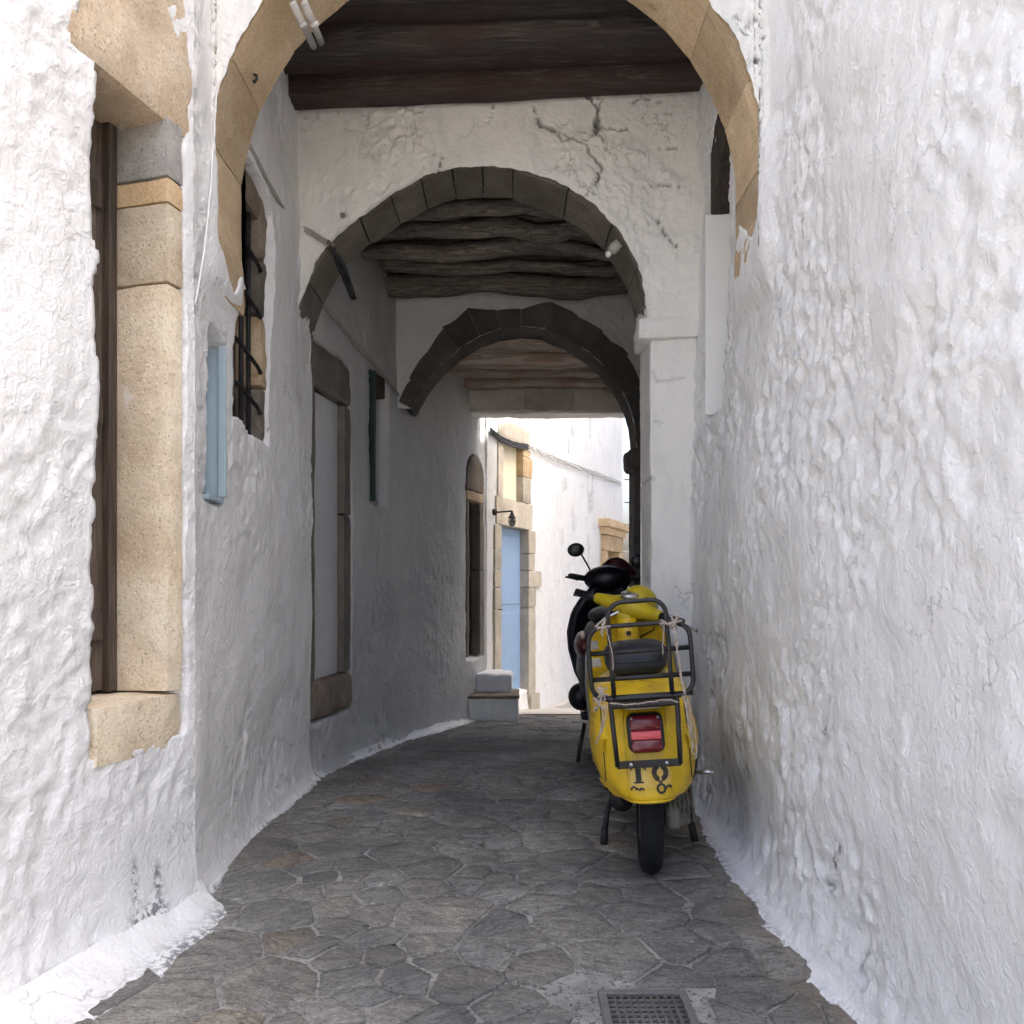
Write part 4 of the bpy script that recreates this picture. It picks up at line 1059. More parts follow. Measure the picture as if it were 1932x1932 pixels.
for k in (0, 1):
    pts = [on_wall(WL3, px, py+5*k, .014, 4.62, 6.9) for px, py in ((610, 570), (640, 608), (680, 655), (720, 700), (760, 752), (792, 780))]
    MB().tube(wobble(pts, 8, .002, 15+k), .006, 6).build('cable', M_cable, cb2)
cb3 = thing('cable_run', 'pale cables looping along the top of the left wall near the exit', 'cable', P(890, 720, 7.5))
for k in (0, 1):
    pts = [on_wall(WL3, px, py+5*k, .014, 6.5, 8.25) for px, py in ((862, 684), (880, 706), (900, 735), (914, 762), (918, 800))]
    MB().tube(wobble(pts, 8, .004, 25+k), .007, 6).build('cable', M_cable, cb3)
cb4 = thing('cable_run', 'black bundled cable sagging from the exit corner, then thin wires on the white house', 'cable', P(1000, 840, 9.3))
for k in (0, 1, 2):
    pts = [on_wall(WF, px, py+4*k, .03, 8.3, 13.6) for px, py in ((926, 808), (942, 822), (962, 832), (980, 837), (996, 839))]
    MB().tube(wobble(pts, 6, .003, 35+k), .012, 7).build('bundle', M_bcable, cb4)
    pts = [on_wall(WF, px, py+3*k, .025, 8.3, 13.65) for px, py in ((996, 839), (1030, 855), (1080, 875), (1130, 893), (1172, 910))]
    MB().tube(wobble(pts, 8, .008, 45+k), .006, 6).build('wire', M_cable, cb4)
cb5 = thing('cable_run', 'thin white cable running up the corner beside the honey stone frame', 'cable', P(400, 400, 2.8))
pts = [on_wall(WL2, px, py, .016, 2.72, 3.3) for px, py in ((411, 10), (410, 100), (407, 200), (399, 330), (389, 440), (378, 520), (368, 575))]
MB().tube(wobble(pts, 8, .001, 55), .0035, 6).build('cable', M_wcable, cb5)
cd = thing('conduit_pair', 'two short white conduits clamped to the underside of the front arch', 'conduit', P(580, 60, 3.1))
for k, (a, b) in enumerate((((552, 5), (592, 88)), ((574, 5), (606, 80)))):
    MB().tube([P(*a, 2.985), P((a[0]+b[0])/2, (a[1]+b[1])/2, 3.05), P(*b, 3.17)], .014, 10).build('conduit', M_cable, cd)
    MB().tube([P(a[0]+18, a[1]+38, 3.03), P(a[0]+22, a[1]+46, 3.04)], .018, 10).build('clamp', M_cable, cd)
hk = thing('iron_hook', 'small rusty nail hook in the tan soffit of the front arch', 'hook', P(482, 145, 3.15))
MB().tube([P(478, 140, 3.2), P(484, 142, 3.1), P(484, 150, 3.1), P(480, 156, 3.11), P(478, 152, 3.11)], .005, 6).build('shank', M_iron, hk)
sl = thing('spot_lamp', 'small cream wall lamp stuck under the right haunch of the middle arch', 'lamp', P(1157, 470, 4.35))
lp = P(1157, 470, 4.32); dv = Vector((.05, -.02, .045)).normalized()
MB().tube([lp+dv*.045, lp+dv*.02, lp+dv*.0, lp-dv*.02], [.026, .030, .030, .024], 14).build('housing', M_cable, sl)
MB().ell(lp-dv*.035, (.018, .018, .018), 12, 8).build('bulb', M_wcable, sl)
for i, (px, py, lab) in enumerate(((1167, 742, 'black iron ring hanging under the far arch near the lintel'), (1182, 772, 'rusty iron bracket stub at the right end of the exit lintel'))):
    c = P(px, py, 7.78)
    it = thing('iron_ring' if i == 0 else 'iron_bracket', lab, 'ring' if i == 0 else 'bracket', c)
    if i == 0:
        MB().tube([c+Vector((.035*math.cos(t), 0, .04*math.sin(t))) for t in np.linspace(0, 2*math.pi, 19)[:-1]], .009, 6, True).build('ring', M_iron, it)
        MB().ell(c+Vector((-.035, 0, .02)), (.035, .03, .025), 10, 6).build('staple', M_iron, it)
    else:
        MB().ell(c, (.05, .06, .025), 10, 6).build('stub', M_iron, it); MB().tube([c, c+Vector((-.05, .1, .02))], .015, 6).build('pin', M_iron, it)
# aerial against the sky
an = thing('roof_aerial', 'thin television aerial against the strip of blue sky', 'aerial', P(1189, 1060, 26))
MB().tube([P(1189, 1060, 26), P(1188, 850, 26)], .02, 6).build('mast', M_iron, an)
for y in (905, 948, 1005): MB().tube([P(1178, y, 26), P(1200, y, 26)], .018, 6).build('crossbar', M_iron, an)

# ---- drain grate
gx0, gx1, gy0, gy1 = GRATE
dg = thing('drain_grate', 'square cast iron drain grate set in the paving at the bottom edge', 'grate', ((gx0+gx1)/2, (gy0+gy1)/2, 0))
mb = MB(); fw = .022; zt = .009
mb.box(((gx0+gx1)/2, gy1-fw/2, zt-.01), (gx1-gx0, fw, .02)); mb.box(((gx0+gx1)/2, gy0+fw/2, zt-.01), (gx1-gx0, fw, .02))
mb.box((gx0+fw/2, (gy0+gy1)/2, zt-.01), (fw, gy1-gy0-2*fw, .02)); mb.box((gx1-fw/2, (gy0+gy1)/2, zt-.01), (fw, gy1-gy0-2*fw, .02))
mb.build('frame', M_grate, dg, True, bevel=.004)
nb = 10
for i in range(1, nb):
    x = gx0+fw+(gx1-gx0-2*fw)*i/nb
    MB().box((x, (gy0+gy1)/2, zt-.012), (.006, gy1-gy0-2*fw, .018)).build('bar', M_grate, dg, True)
for i in range(1, 12):
    y = gy0+fw+(gy1-gy0-2*fw)*i/12
    MB().box(((gx0+gx1)/2, y, zt-.0125), (gx1-gx0-2*fw, .006, .015)).build('cross_bar', M_grate, dg, True)
mesh('pit', [(gx0+.01, gy0+.01, -.0028), (gx1-.01, gy0+.01, -.0028), (gx1-.01, gy1-.01, -.0028), (gx0+.01, gy1-.01, -.0028)], [(0, 1, 2, 3)], M_dark, dg, False)  # flat dark sheet painting the shade below the bars

# ------------------------------------------------------------ yellow scooter
exec_scooter = True
def superring(w, yr, yf, cy, z, p=2.5, n=48, ridge=0):
    out = []
    for k in range(n):
        a = 2*math.pi*k/n; c, s = math.cos(a), math.sin(a)
        x = w*math.copysign(abs(c)**(2/p), c)
        y = cy+((cy-yr) if s < 0 else (yf-cy))*math.copysign(abs(s)**(2/p), s)
        if s < 0 and ridge and abs(x) < .085: y -= ridge*float(smooth(.085, .062, abs(x)) if False else np.clip((.082-abs(x))/.02, 0, 1))
        out.append(Vector((x, y, z)))
    return out
def wheel(parent, M, r, w, tyre_name='wheel', rimmat=None):
    """wheel in the YZ plane, axis X, transformed by M"""
    rr = w*.5; prof = []
    for a in np.linspace(-110, 110, 15):
        prof.append((rr*math.sin(math.radians(a))*1.0, r-rr*1.05+rr*1.05*math.cos(math.radians(a))))
    rings = []
    n = 56
    for k in range(n):
        t = 2*math.pi*k/n
        ring = []
        for j, (x, q) in enumerate(prof):
            tread = .0028*((k+j) % 2) if 3 < j < 11 else 0
            q2 = q-tread
            ring.append(M @ Vector((x, q2*math.cos(t), q2*math.sin(t))))
        rings.append(ring)
    m = len(prof); v = [q for rg in rings for q in rg]; f = []
    for k in range(n):
        for j in range(m): f.append((k*m+j, k*m+(j+1) % m, ((k+1) % n)*m+(j+1) % m, ((k+1) % n)*m+j))
    b = MB(); b.add(v, f); wo = b.build(tyre_name, M_rubber, parent, True, True)
    b = MB(); R_ = r-w*.85
    b.loft([[M @ Vector((x, q*math.cos(t), q*math.sin(t))) for t in np.linspace(0, 2*math.pi, 33)[:-1]] for x, q in ((-.03, R_), (-.035, R_*.85), (-.02, R_*.6), (-.03, R_*.3), (.03, R_*.3), (.02, R_*.6), (.035, R_*.85), (.03, R_))])
    b.build('rim', rimmat or M_alu, wo, True, True)
    return wo

YAW, LEAN = math.radians(-6.5), math.radians(-4.6)
sc = thing('motor_scooter', 'old yellow scooter with folded black luggage rack parked by the right wall', 'scooter', (P(1234, 1643, 3.02).x, 3.02, 0))
sc.rotation_mode = 'XYZ'
sc.rotation_euler = (0, LEAN, YAW)
# rear shell
zs = [.350, .354, .362, .377, .40, .43, .47, .525, .58, .63, .67, .70, .72, .737, .746]
ws = [.10, .140, .157, .170, .179, .185, .188, .188, .188, .187, .183, .175, .16, .125, .06]
yr = [-.312, -.315, -.316, -.315, -.311, -.306, -.298, -.282, -.26, -.235, -.205, -.17, -.135, -.095, -.05]
rings = [superring(w, y, .48, 0.08, z, 3.0, 56, .012 if z < .66 else .0) for z, w, y in zip(zs, ws, yr)]
body = MB().loft(rings, False, True)
bo = body.build('rear_shell', M_yellow, sc, True, True)
sub = bo.modifiers.new('sub', 'SUBSURF'); sub.levels = 1; sub.render_levels = 2
def rear_y(x, z):
    w = np.interp(z, zs, ws); y0 = np.interp(z, zs, yr); p = 3.0
    c = min(.999, abs(x)/max(w, 1e-3)); s = (1-c**p)**(1/p)
    y = .08-(.08-y0)*s
    if z < .66: y -= .012*np.clip((.082-abs(x))/.02, 0, 1)
    return y
# bottom lip
lip = []
for k in range(33):
    t = -1+2*k/32; x = .172*math.sin(t*math.pi/2)
    z = np.interp(abs(x), [0, .10, .140, .157, .170, .179], [.349, .350, .354, .362, .377, .40])
    lip.append(Vector((x, rear_y(x*.985, z+.002)-.002, z)))
MB().tube(lip, .0055, 6).build('edge_bead', M_yellow, sc, True, True)
# side cowls
for sx in (-1, 1):
    rg = []
    for i, y in enumerate(np.linspace(-.22, .46, 15)):
        t = (y-.12)/.345; k = math.sqrt(max(.002, 1-min(1, abs(t))**2.6))
        rg.append([Vector((sx*(.135+.070*k*max(0, math.cos(a))**.75*(1 if math.cos(a) > 0 else 0)), y, .505+.15*k*math.sin(a)-.02*t)) for a in np.linspace(-math.pi/2, math.pi/2, 14)])
    v = [q for r_ in rg for q in r_]; b = MB(); b.add(v, gridfaces(15, 14, 0, sx < 0)); cw = b.build('side_cowl', M_yellow if sx < 0 else M_yellow, sc, True, True)
    # dark seam round the cowl
    seam = [Vector((sx*(.192), -.20+.06*math.cos(a), .47+.14*math.sin(a))) for a in np.linspace(-1.35, 1.35, 15)]
    seam = [Vector((p.x*1.0, rear_y(abs(p.x)*.94, p.z)-.0+.03, p.z)) for p in seam]
    if sx > 0: MB().tube([Vector((np.interp(p.z, zs, ws)*.965, rear_y(np.interp(p.z, zs, ws)*.955, p.z)-.004, p.z)) for p in seam], .0042, 6).build('cowl_seam', M_blackp, sc, True, True)
# seat
rg = []
for y, hw, z0, z1 in ((-.03, .04, .78, .80), (-.022, .085, .755, .835), (0, .105, .745, .855), (.06, .118, .742, .868), (.2, .125, .74, .87), (.35, .122, .74, .852), (.5, .105, .74, .85), (.6, .085, .745, .842), (.64, .05, .76, .82)):
    zc_, hz = (z0+z1)/2, (z1-z0)/2
    rg.append([Vector((hw*math.copysign(abs(math.cos(a))**.6, math.cos(a)), y, zc_+hz*math.copysign(abs(math.sin(a))**.6, math.sin(a)))) for a in np.linspace(0, 2*math.pi, 25)[:-1]])
MB().loft(rg).build('seat', M_vinyl, sc, True, True)
MB().tube([Vector((.108*math.cos(a), .01-.02*math.sin(a) if False else .0-.028*abs(math.sin(a)), .80+.0*a)) for a in np.linspace(0, math.pi, 15)], .005, 6).build('seat_piping', M_blackp, sc, True, True)
# tail light
def rrect(cx, cz, hw, hz, r, n=5):
    out = []
    for (sx_, sz_, a0) in ((1, 1, 0), (-1, 1, 90), (-1, -1, 180), (1, -1, 270)):
        for a in np.linspace(a0, a0+90, n):
            out.append((cx+sx_*(hw-r)+r*math.cos(math.radians(a)), cz+sz_*(hz-r)+r*math.sin(math.radians(a))))
    return out
TZ = .578
def plate(cx, cz, hw, hz, r, out0, out1, taper=1.0, bulge=0):
    o = rrect(cx, cz, hw, hz, r); rg = []
    for k, (q, sc_) in enumerate(((out0, 1.0), (out1-.004, taper), (out1, taper*.93))):
        rg.append([Vector((cx+(x-cx)*sc_, rear_y(cx, cz)+.28*(z-cz)-q, cz+(z-cz)*sc_)) for x, z in o])
    return MB().loft(rg, True, True)
tl = plate(0, TZ, .064, .065, .026, -.02, .022, .97).build('tail_light', M_blackp, sc, True, True)
plate(0, TZ+.033, .057, .027, .014, .0, .030, .95).build('upper_lens', M_redlens, tl, True, True)
plate(0, TZ-.006, .052, .0135, .004, .0, .031, .98).build('reflector', M_pink, tl, True, True)
plate(0, TZ-.040, .055, .0205, .014, .0, .030, .95).build('lower_lens', M_redlens, tl, True, True)
for sx in (-1, 1):
    for z in (TZ+.052, TZ-.052):
        MB().tube([Vector((sx*.045, rear_y(0, TZ)+.28*(z-TZ)-.026, z)), Vector((sx*.045, rear_y(0, TZ)+.28*(z-TZ)-.033, z))], .0045, 8).build('screw', M_chrome, tl, True, True)
    # pressed ridge down the tail and the seam where shell meets cowl
    MB().tube([Vector((sx*.074, rear_y(sx*.074, z)-.0005, z)) for z in np.linspace(.365, .66, 14)], .0032, 6).build('pressed_ridge', M_yellow, sc, True, True)
    MB().tube([Vector((sx*.150, rear_y(.150, z)-.0012, z)) for z in np.linspace(.40, .66, 14)], .0022, 6).build('panel_seam', M_iron, sc, True, True)
# badge strip above the tail light
bd = MB(); cols = np.linspace(-.062, .062, 14); vv = []
for x in cols:
    for z, q in ((.652, .001), (.652, .006), (.664, .006), (.664, .001)): vv.append(Vector((x, rear_y(x, z)-q, z)))
bd.add(vv, gridfaces(14, 4)); bd.build('badge', M_badge, sc, True, True)
# painted number on the tail
def flatmark(name, polys, mat, q, parent=sc):
    b = MB()
    for poly in polys:
        b.add([Vector((x, rear_y(x, z)-q, z)) for x, z in poly], [tuple(range(len(poly)))])
    return b.build(name, mat, parent, False, True)
pl_ = []
xs_ = np.linspace(-.070, .072, 15); zz_ = np.linspace(.398, .48, 10)
v = [Vector((x, rear_y(x, z)-.0012, z)) for x in xs_ for z in zz_]
mesh('number_panel', v, gridfaces(15, 10), M_decal, sc, True, True)
DZ = .028
def rectp(x0, x1, z0, z1): return [(x0, z0+DZ), (x1, z0+DZ), (x1, z1+DZ), (x0, z1+DZ)]
def ringp(cx, cz, rx, rz, t, a0, a1, n=12):
    o_, i_ = [], []
    for i in range(n+1):
        u = math.radians(a0+(a1-a0)*i/n)
        o_.append((cx+rx*math.cos(u), cz+DZ+rz*math.sin(u))); i_.append((cx+(rx-t)*math.cos(u), cz+DZ+(rz-t)*math.sin(u)))
    return [[o_[i], o_[i+1], i_[i+1], i_[i]] for i in range(n)]
Tp = [rectp(-.064, -.011, .436, .448), [(-.064, .424+DZ), (-.056, .436+DZ), (-.064, .436+DZ)], [(-.011, .424+DZ), (-.011, .436+DZ), (-.019, .436+DZ)], rectp(-.047, -.028, .392, .436), rectp(-.054, -.021, .386, .392)]
flatmark('letter_t', Tp, M_letter, .0026)
flatmark('letter_q', ringp(.034, .418, .026, .030, .017, 96, 264)+ringp(.038, .418, .026, .030, .017, -84, 84)+[rectp(.030, .041, .384, .392)], M_letter, .0026)
flatmark('worn_numeral', ringp(-.056, .366, .011, .012, .006, -20, 200), M_letter, .0026)
flatmark('worn_numeral', ringp(-.030, .362, .010, .011, .006, 10, 190), M_letter, .0026)
flatmark('worn_dot', [rectp(-.046, -.040, .366, .372)], M_letter, .0026)
flatmark('worn_numeral', ringp(.036, .366, .017, .018, .008, 0, 360, 18), M_letter, .0026)
flatmark('worn_numeral', ringp(.062, .364, .012, .013, .007, 0, 180), M_letter, .0026)
# leg shield, footboard, floor tunnel
nzl, nxl = 26, 19; v = []
for i in range(nzl):
    z = .22+.745*i/(nzl-1)
    hw = np.interp(z, [.22, .4, .6, .75, .85, .91, .945, .965], [.20, .225, .228, .215, .185, .145, .09, .03])
    for j in range(nxl):
        u = -1+2*j/(nxl-1); x = hw*u
        y = 1.06-.20*(z-.22)**1.3*.9-.035*u*u-.05*math.exp(-(z-.22)/.06)
        v.append(Vector((x, y, z)))
ls = MB(); ls.add(v, gridfaces(nzl, nxl, 0, False)); lso = ls.build('leg_shield', M_yellow, sc, True, True)
so = lso.modifiers.new('sol', 'SOLIDIFY'); so.thickness = .012; so.offset = 0
edge = [v[i*nxl] for i in range(nzl)]+[v[(nzl-1)*nxl+j] for j in range(nxl)]+[v[i*nxl+nxl-1] for i in range(nzl-1, -1, -1)]
MB().tube(edge, .009, 6).build('shield_rim', M_chrome, lso, True, True)
MB().box((0, .72, .225), (.34, .62, .03)).build('footboard', M_blackp, sc, True, True, .01)
MB().box((0, .68, .27), (.10, .66, .08)).build('floor_tunnel', M_yellow, sc, True, True, .03)
MB().loft([[Vector((hw*math.cos(a), .94+.05*math.sin(a)-(z-.6)*.16, z)) for a in np.linspace(0, 2*math.pi, 21)[:-1]] for z, hw in ((.3, .055), (.5, .056), (.8, .055), (.93, .05))]).build('column_cover', M_yellow, sc, True, True)
MB().tube([(0, .835, .855), (0, .83, .86)], .012, 10).build('steering_lock', M_blackp, sc, True, True)
# steering assembly turned to the right
AX = Vector((0, -math.sin(math.radians(24)), math.cos(math.radians(24)))); PIV = Vector((0, .915, .955))
ST = Matrix.Translation(PIV) @ Matrix.Rotation(math.radians(-42), 4, AX) @ Matrix.Translation(-PIV)
hd = MB(); hrings = []
for x, cy, cz, ry, rz in ((-.205, .91, .985, .026, .026), (-.19, .91, .985, .029, .029), (-.13, .915, .985, .031, .033), (-.085, .925, .982, .042, .042), (-.05, .945, .985, .075, .058), (0, .955, .985, .098, .066), (.05, .945, .985, .075, .058), (.085, .925, .982, .042, .042), (.13, .915, .985, .031, .033), (.19, .91, .985, .029, .029), (.205, .91, .985, .026, .026)):
    hrings.append([Vector((x, cy+ry*math.cos(a), cz+rz*math.sin(a))) for a in np.linspace(0, 2*math.pi, 19)[:-1]])
hd.loft(hrings).xf(ST); hs_ = hd.build('handlebar_head', M_yellow2, sc, True, True)
s2 = hs_.modifiers.new('sub', 'SUBSURF'); s2.levels = 1; s2.render_levels = 1
MB().ell((0, 1.0, 1.005), (.092, .095, .092), 20, 14).xf(ST).build('headlight_nacelle', M_yellow2, sc, True, True)
MB().tube([(0, .915, 1.03), (0, .912, 1.052), (0, .911, 1.056)], [.046, .044, .036], 18).xf(ST).build('speedometer', M_chrome, sc, True, True)
MB().tube([(0, 1.085, .985), (0, 1.10, .982)], [.064, .05], 18).xf(ST).build('headlight_glass', M_glass, sc, True, True)
MB().tube([(0, .925, .96), (0, .935, .90), (0, .95, .85)], [.058, .05, .045], 16).xf(ST).build('neck', M_yellow2, sc, True, True)
for sx in (-1, 1):
    MB().tube([(sx*.20, .91, .985), (sx*.21, .91, .985), (sx*.33, .905, .985), (sx*.335, .905, .985)], [.016, .021, .0205, .014], 12).xf(ST).build('grip', M_blackp, sc, True, True)
    MB().tube([(sx*.19, .955, .975), (sx*.23, .975, .972), (sx*.30, .972, .968), (sx*.375, .955, .962), (sx*.385, .953, .962)], [.011, .009, .008, .007, .009], 8).xf(ST).build('lever', M_alu, sc, True, True)
for k, (xa, xb) in enumerate(((-.15, -.03), (.15, .03))):
    MB().tube([ST @ Vector((xa, .94, .965)), ST @ Vector((xa*.8, 1.0, .90)), ST @ Vector((xb, .98, .82))], .0035, 6).build('control_cable', M_blackp, sc, True, True)
# front wheel, mudguard and fork
FW = ST @ Matrix.Translation((0, 1.22, .215))
wheel(sc, FW, .215, .088)
mg_ = MB(); rg = []
for a in np.linspace(-30, 200, 16):
    t = math.radians(a)
    rg.append([FW @ Vector((.075*math.sin(u), (.245+.02*math.cos(u))*math.cos(t), .02+(.245+.02*math.cos(u))*math.sin(t))) for u in np.linspace(-1.7, 1.7, 9)])
mg_.add([q for r_ in rg for q in r_], gridfaces(16, 9)); mo = mg_.build('front_mudguard', M_yellow2, sc, True, True)
so = mo.modifiers.new('sol', 'SOLIDIFY'); so.thickness = .004
MB().tube([(.05, 1.22, .215), (.055, 1.12, .36), (.02, 1.08, .47), (0, 1.05, .55), (0, .97, .8)], .018, 8).xf(ST).build('fork', M_alu, sc, True, True)
# rear wheel, engine, stand, exhaust
wheel(sc, Matrix.Translation((0, 0, .215)) @ Matrix.Rotation(-LEAN*.9, 4, 'Y'), .215, .086)
MB().box((.10, .10, .23), (.11, .22, .13)).box((.085, .02, .21), (.06, .12, .10)).box((.155, .16, .25), (.05, .16, .12)).build('engine_case', M_alu, sc, True, True, .02)
b = MB()
for i in range(6): b.tube([(.075+.017*i, .02, .245), (.080+.017*i, .02, .245)], .062, 14)
b.tube([(.07, .02, .245), (.17, .02, .245)], .04, 14); b.build('cylinder_fins', M_alu, sc, True, True)
MB().tube([(-.10, .02, .27), (-.10, .18, .26), (-.10, .30, .25)], .045, 14).build('exhaust', M_iron, sc, True, True)
MB().tube([(-.10, -.04, .275), (-.10, .02, .27)], .011, 10).build('tailpipe', M_iron, sc, True, True)
MB().box((-.05, .12, .30), (.12, .3, .06)).build('inner_frame', M_iron, sc, True, True, .01)
for sx in (-1, 1):
    b = MB(); b.tube([(sx*.11, .40, .25), (sx*.165, .33, .14), (sx*.185, .30, .035)], .012, 8); b.tube([(sx*.178, .305, .085), (sx*.188, .298, .012)], [.015, .017], 10)
    b.build('stand_leg', M_iron, sc, True, True)
MB().box((0, .41, .25), (.24, .04, .03)).build('stand_bar', M_iron, sc, True, True, .008)
MB().tube([(.19, .05, .355), (.235, .05, .352), (.262, .045, .35)], [.006, .009, .008], 8).build('kick_lever', M_chrome, sc, True, True)
# luggage rack, folded up behind the seat
def rk(x, z): return Vector((x, -.320-.05*(z-.72), z))
rkp = MB(); 
def rr_path(x0, x1, z0, z1, r, n=6):
    return [rk(x, z) for x, z in rrect((x0+x1)/2, (z0+z1)/2, (x1-x0)/2, (z1-z0)/2, r, n)]
rack = MB().tube(rr_path(-.172, .172, .705, .955, .055), .0082, 9, True).build('luggage_rack', M_rack, sc, True, True)
hoop = [rk(-.098, .70), rk(-.098, .80), rk(-.098, .95)]+[rk(x, z) for x, z in [(-.098+.05*(1-math.cos(t)), .985+.05*math.sin(t)) for t in np.linspace(0, math.pi/2, 6)]]+[rk(.098-.05*(1-math.cos(t)), .985+.05*math.sin(t)) for t in np.linspace(math.pi/2, 0, 6)]+[rk(.098, .95), rk(.098, .80), rk(.098, .70)]
hoop = [p-Vector((0, .0, 0)) for p in hoop]
MB().tube(hoop, .0082, 9).build('hoop', M_rack, rack, True, True)
for z in (.775, .865, .71): MB().tube([rk(-.168, z)+Vector((0, .004, 0)), rk(.168, z)+Vector((0, .004, 0))], .0085, 8).build('rail', M_rack, rack, True, True)
for sx in (-1, 1):
    MB().tube([rk(sx*.112, .70), Vector((sx*.112, -.322, .66)), Vector((sx*.109, -.328, .58)), Vector((sx*.105, -.340, .478))], .0085, 8).build('strut', M_rack, rack, True, True)
MB().box((0, -.341, .484), (.215, .006, .026)).build('foot_plate', M_rack, rack, True, True, .002)
for sx in (-1, 1):
    MB().tube([(sx*.06, -.345, .484), (sx*.06, -.352, .484)], .007, 8).build('bolt', M_chrome, rack, True, True)
MB().box((0, -.27, .682), (.24, .12, .02)).build('hinge_plate', M_rack, rack, True, True, .006)
for x, z in ((-.155, .895), (-.150, .835)): MB().box(rk(x, z), (.034, .004, .03)).build('tab', M_alu, rack, True, True, .002)

# ---- ropes tied on the rack
def sw(p): return sc.matrix_world @ Vector(p)
bpy.context.view_layer.update()
rp = thing('rope', 'pale twisted rope knotted round the rack and hanging down the right of the scooter', 'rope', sw((.13, -.36, .7)))
def rope(pts, r, seed, name='strand', amp=.002):
    p = wobble([sw(q) for q in pts], 10, amp, seed)
    r *= .5
    pr = [r*(1+.28*((i % 2)*2-1)*.6) for i in range(len(p))]
    MB().tube(p, pr, 6).build(name, M_rope, rp)
rope([(.115, -.372, .945), (.118, -.375, .90), (.125, -.372, .82), (.128, -.37, .75), (.14, -.37, .68), (.146, -.372, .60), (.152, -.365, .53)], .005, 3)
rope([(.118, -.376, .93), (.124, -.377, .85), (.132, -.376, .74), (.15, -.372, .66), (.158, -.365, .58), (.160, -.36, .53), (.152, -.368, .50), (.146, -.37, .54), (.148, -.374, .62)], .005, 4)
rope([(.128, -.37, .71), (.136, -.374, .66), (.140, -.376, .61), (.147, -.372, .56)], .006, 6)
rope([(-.115, -.37, .70), (-.05, -.372, .692), (.02, -.372, .696), (.08, -.372, .70), (.11, -.374, .688)], .005, 5)
rope([(-.13, -.37, .72), (-.14, -.37, .66), (-.155, -.36, .60), (-.172, -.34, .56)], .006, 8)
rope([(-.122, -.37, .70), (-.135, -.37, .64), (-.16, -.35, .585)], .005, 9)
rope([(-.105, -.365, .95), (-.098, -.372, .90), (-.092, -.372, .86), (-.094, -.372, .81)], .004, 10)
rope([(.085, -.368, .94), (.078, -.372, .90), (.074, -.37, .85)], .004, 12)
R = np.random.RandomState(11)
for cx, cz in ((-.118, .955), (.098, .952), (-.14, .735), (-.152, .70), (.12, .955)):
    for k in range(4):
        a = R.uniform(0, 6.28); d_ = .026
        rope([(cx-d_*math.cos(a)*.6, -.365, cz-d_*math.sin(a)), (cx, -.376, cz), (cx+d_*math.cos(a), -.368, cz+d_*math.sin(a)*1.1)], .0065, 20+k, 'knot', .003)

# ------------------------------------------------------------ dark scooter behind
ds_ = thing('motor_scooter', 'black scooter with red panels and round mirrors parked behind the yellow one', 'scooter', (.62, 4.72, float(G(4.72))), math.radians(-4))
S_ = 1.12; ds_.scale = (S_, S_, S_)
zs2 = [.30, .36, .45, .55, .65, .74, .80, .84]; w2 = [.10, .15, .19, .21, .205, .18, .15, .08]; y2 = [-.12, -.20, -.28, -.33, -.36, -.38, -.36, -.28]
MB().loft([superring(w, y, .62, .15, z, 2.6, 36) for z, w, y in zip(zs2, w2, y2)]).build('body', M_blackp, ds_, True, True)
for sx in (-1, 1):
    MB().ell((sx*.175, .0, .70), (.05, .30, .07), 16, 10).build('side_panel', M_redp, ds_, True, True)
MB().ell((0, .12, .85), (.15, .42, .06), 18, 10).build('seat', M_vinyl, ds_, True, True)
MB().ell((0, -.365, .70), (.09, .03, .04), 14, 8).build('tail_light', M_redlens, ds_, True, True)
v = []
for i in range(22):
    z = .22+.80*i/21; hw = np.interp(z, [.22, .34, .45, .6, .72, .85, .95, 1.02], [.13, .16, .215, .255, .265, .235, .17, .10])
    for j in range(15):
        u = -1+2*j/14; v.append(Vector((hw*u, 1.06-.16*(z-.22)-.09*u*u, z)))
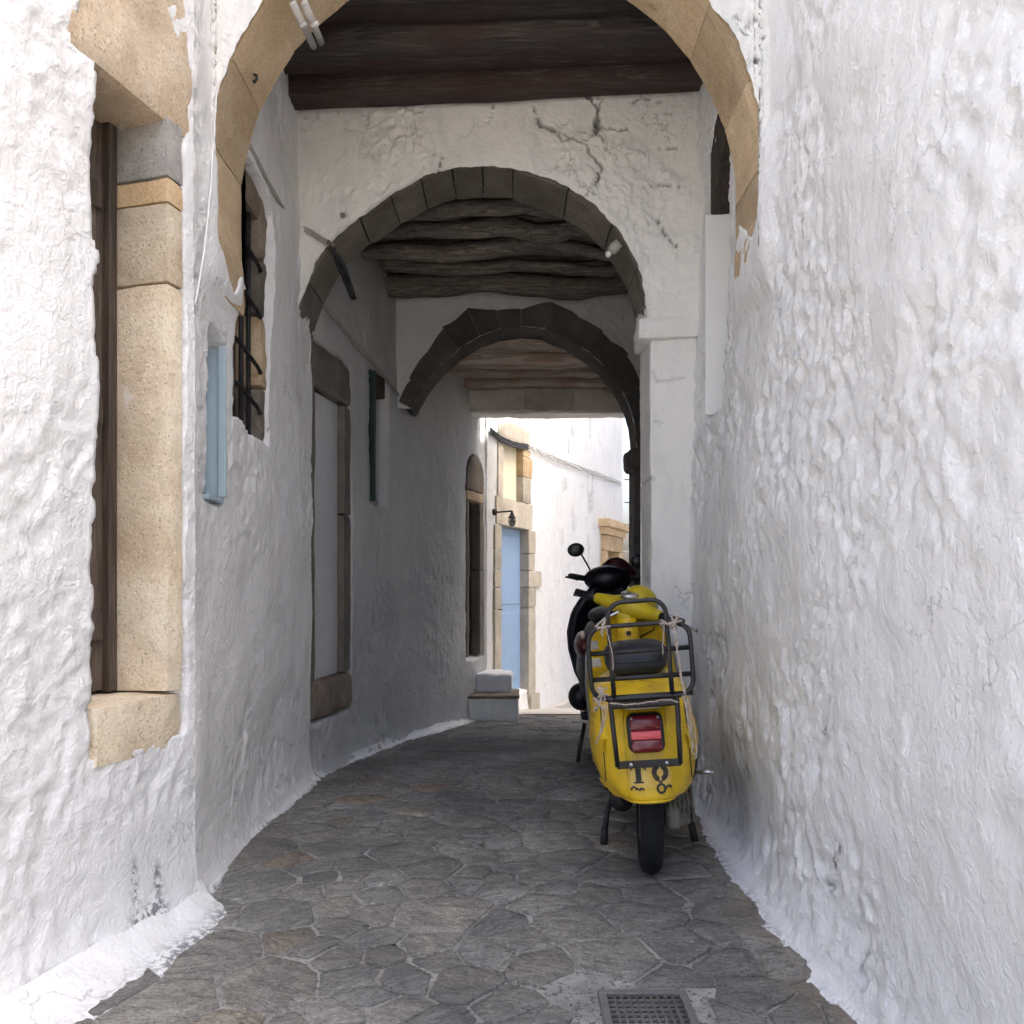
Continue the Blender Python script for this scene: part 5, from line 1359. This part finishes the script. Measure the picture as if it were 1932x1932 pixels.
b = MB(); b.add(v, gridfaces(22, 15)); lo = b.build('leg_shield', M_blackp, ds_, True, True)
so = lo.modifiers.new('sol', 'SOLIDIFY'); so.thickness = .05
MB().box((0, .78, .24), (.36, .60, .05)).build('footboard', M_blackp, ds_, True, True, .015)
MB().ell((-.185, .45, .36), (.07, .09, .08), 16, 10).build('side_case', M_blackp, ds_, True, True)
wheel(ds_, Matrix.Translation((0, 0, .23)), .23, .10)
wheel(ds_, Matrix.Translation((0, 1.24, .23)), .23, .10)
b = MB(); b.ell((0, .93, 1.055), (.155, .12, .09), 18, 10); b.build('handlebar_cowl', M_blackp, ds_, True, True)
b = MB(); rg = []
for z, hw, yy in ((1.08, .14, 1.00), (1.12, .115, 1.02), (1.16, .085, 1.035), (1.19, .05, 1.045), (1.20, .02, 1.05)):
    rg.append([Vector((.06+hw*math.cos(a), yy+.035*math.sin(a), z)) for a in np.linspace(0, 2*math.pi, 19)[:-1]])
b.loft(rg).build('visor', M_redp, ds_, True, True)
for sx in (-1, 1):
    MB().tube([(sx*.13, .92, 1.055), (sx*.15, .90, 1.06), (sx*.235, .875, 1.075), (sx*.255, .872, 1.078)], [.018, .019, .019, .012], 10).build('grip', M_blackp, ds_, True, True)
    MB().tube([(sx*.19, .96, 1.05), (sx*.22, .955, 1.06), (sx*.27, .93, 1.07)], .007, 7).build('lever', M_iron, ds_, True, True)
    mx, mz = (-.205, 1.245) if sx < 0 else (.20, 1.17)
    MB().tube([(sx*.10, .93, 1.08), (sx*.115, .93, 1.12), (mx*.82, .93, mz-.03)], .006, 7).build('mirror_stem', M_iron, ds_, True, True)
    MB().ell((mx, .925, mz), (.055, .022, .045), 18, 12, Matrix.Rotation(sx*.15, 3, 'Y')).build('mirror', M_mirror, ds_, True, True)
MB().tube([(.13, -.18, .30), (.14, .05, .28), (.13, .25, .27)], [.05, .055, .04], 14).build('exhaust', M_iron, ds_, True, True)
MB().tube([(-.16, .35, .22), (-.19, .30, .08), (-.2, .28, .01)], .012, 8).build('stand_leg', M_iron, ds_, True, True)
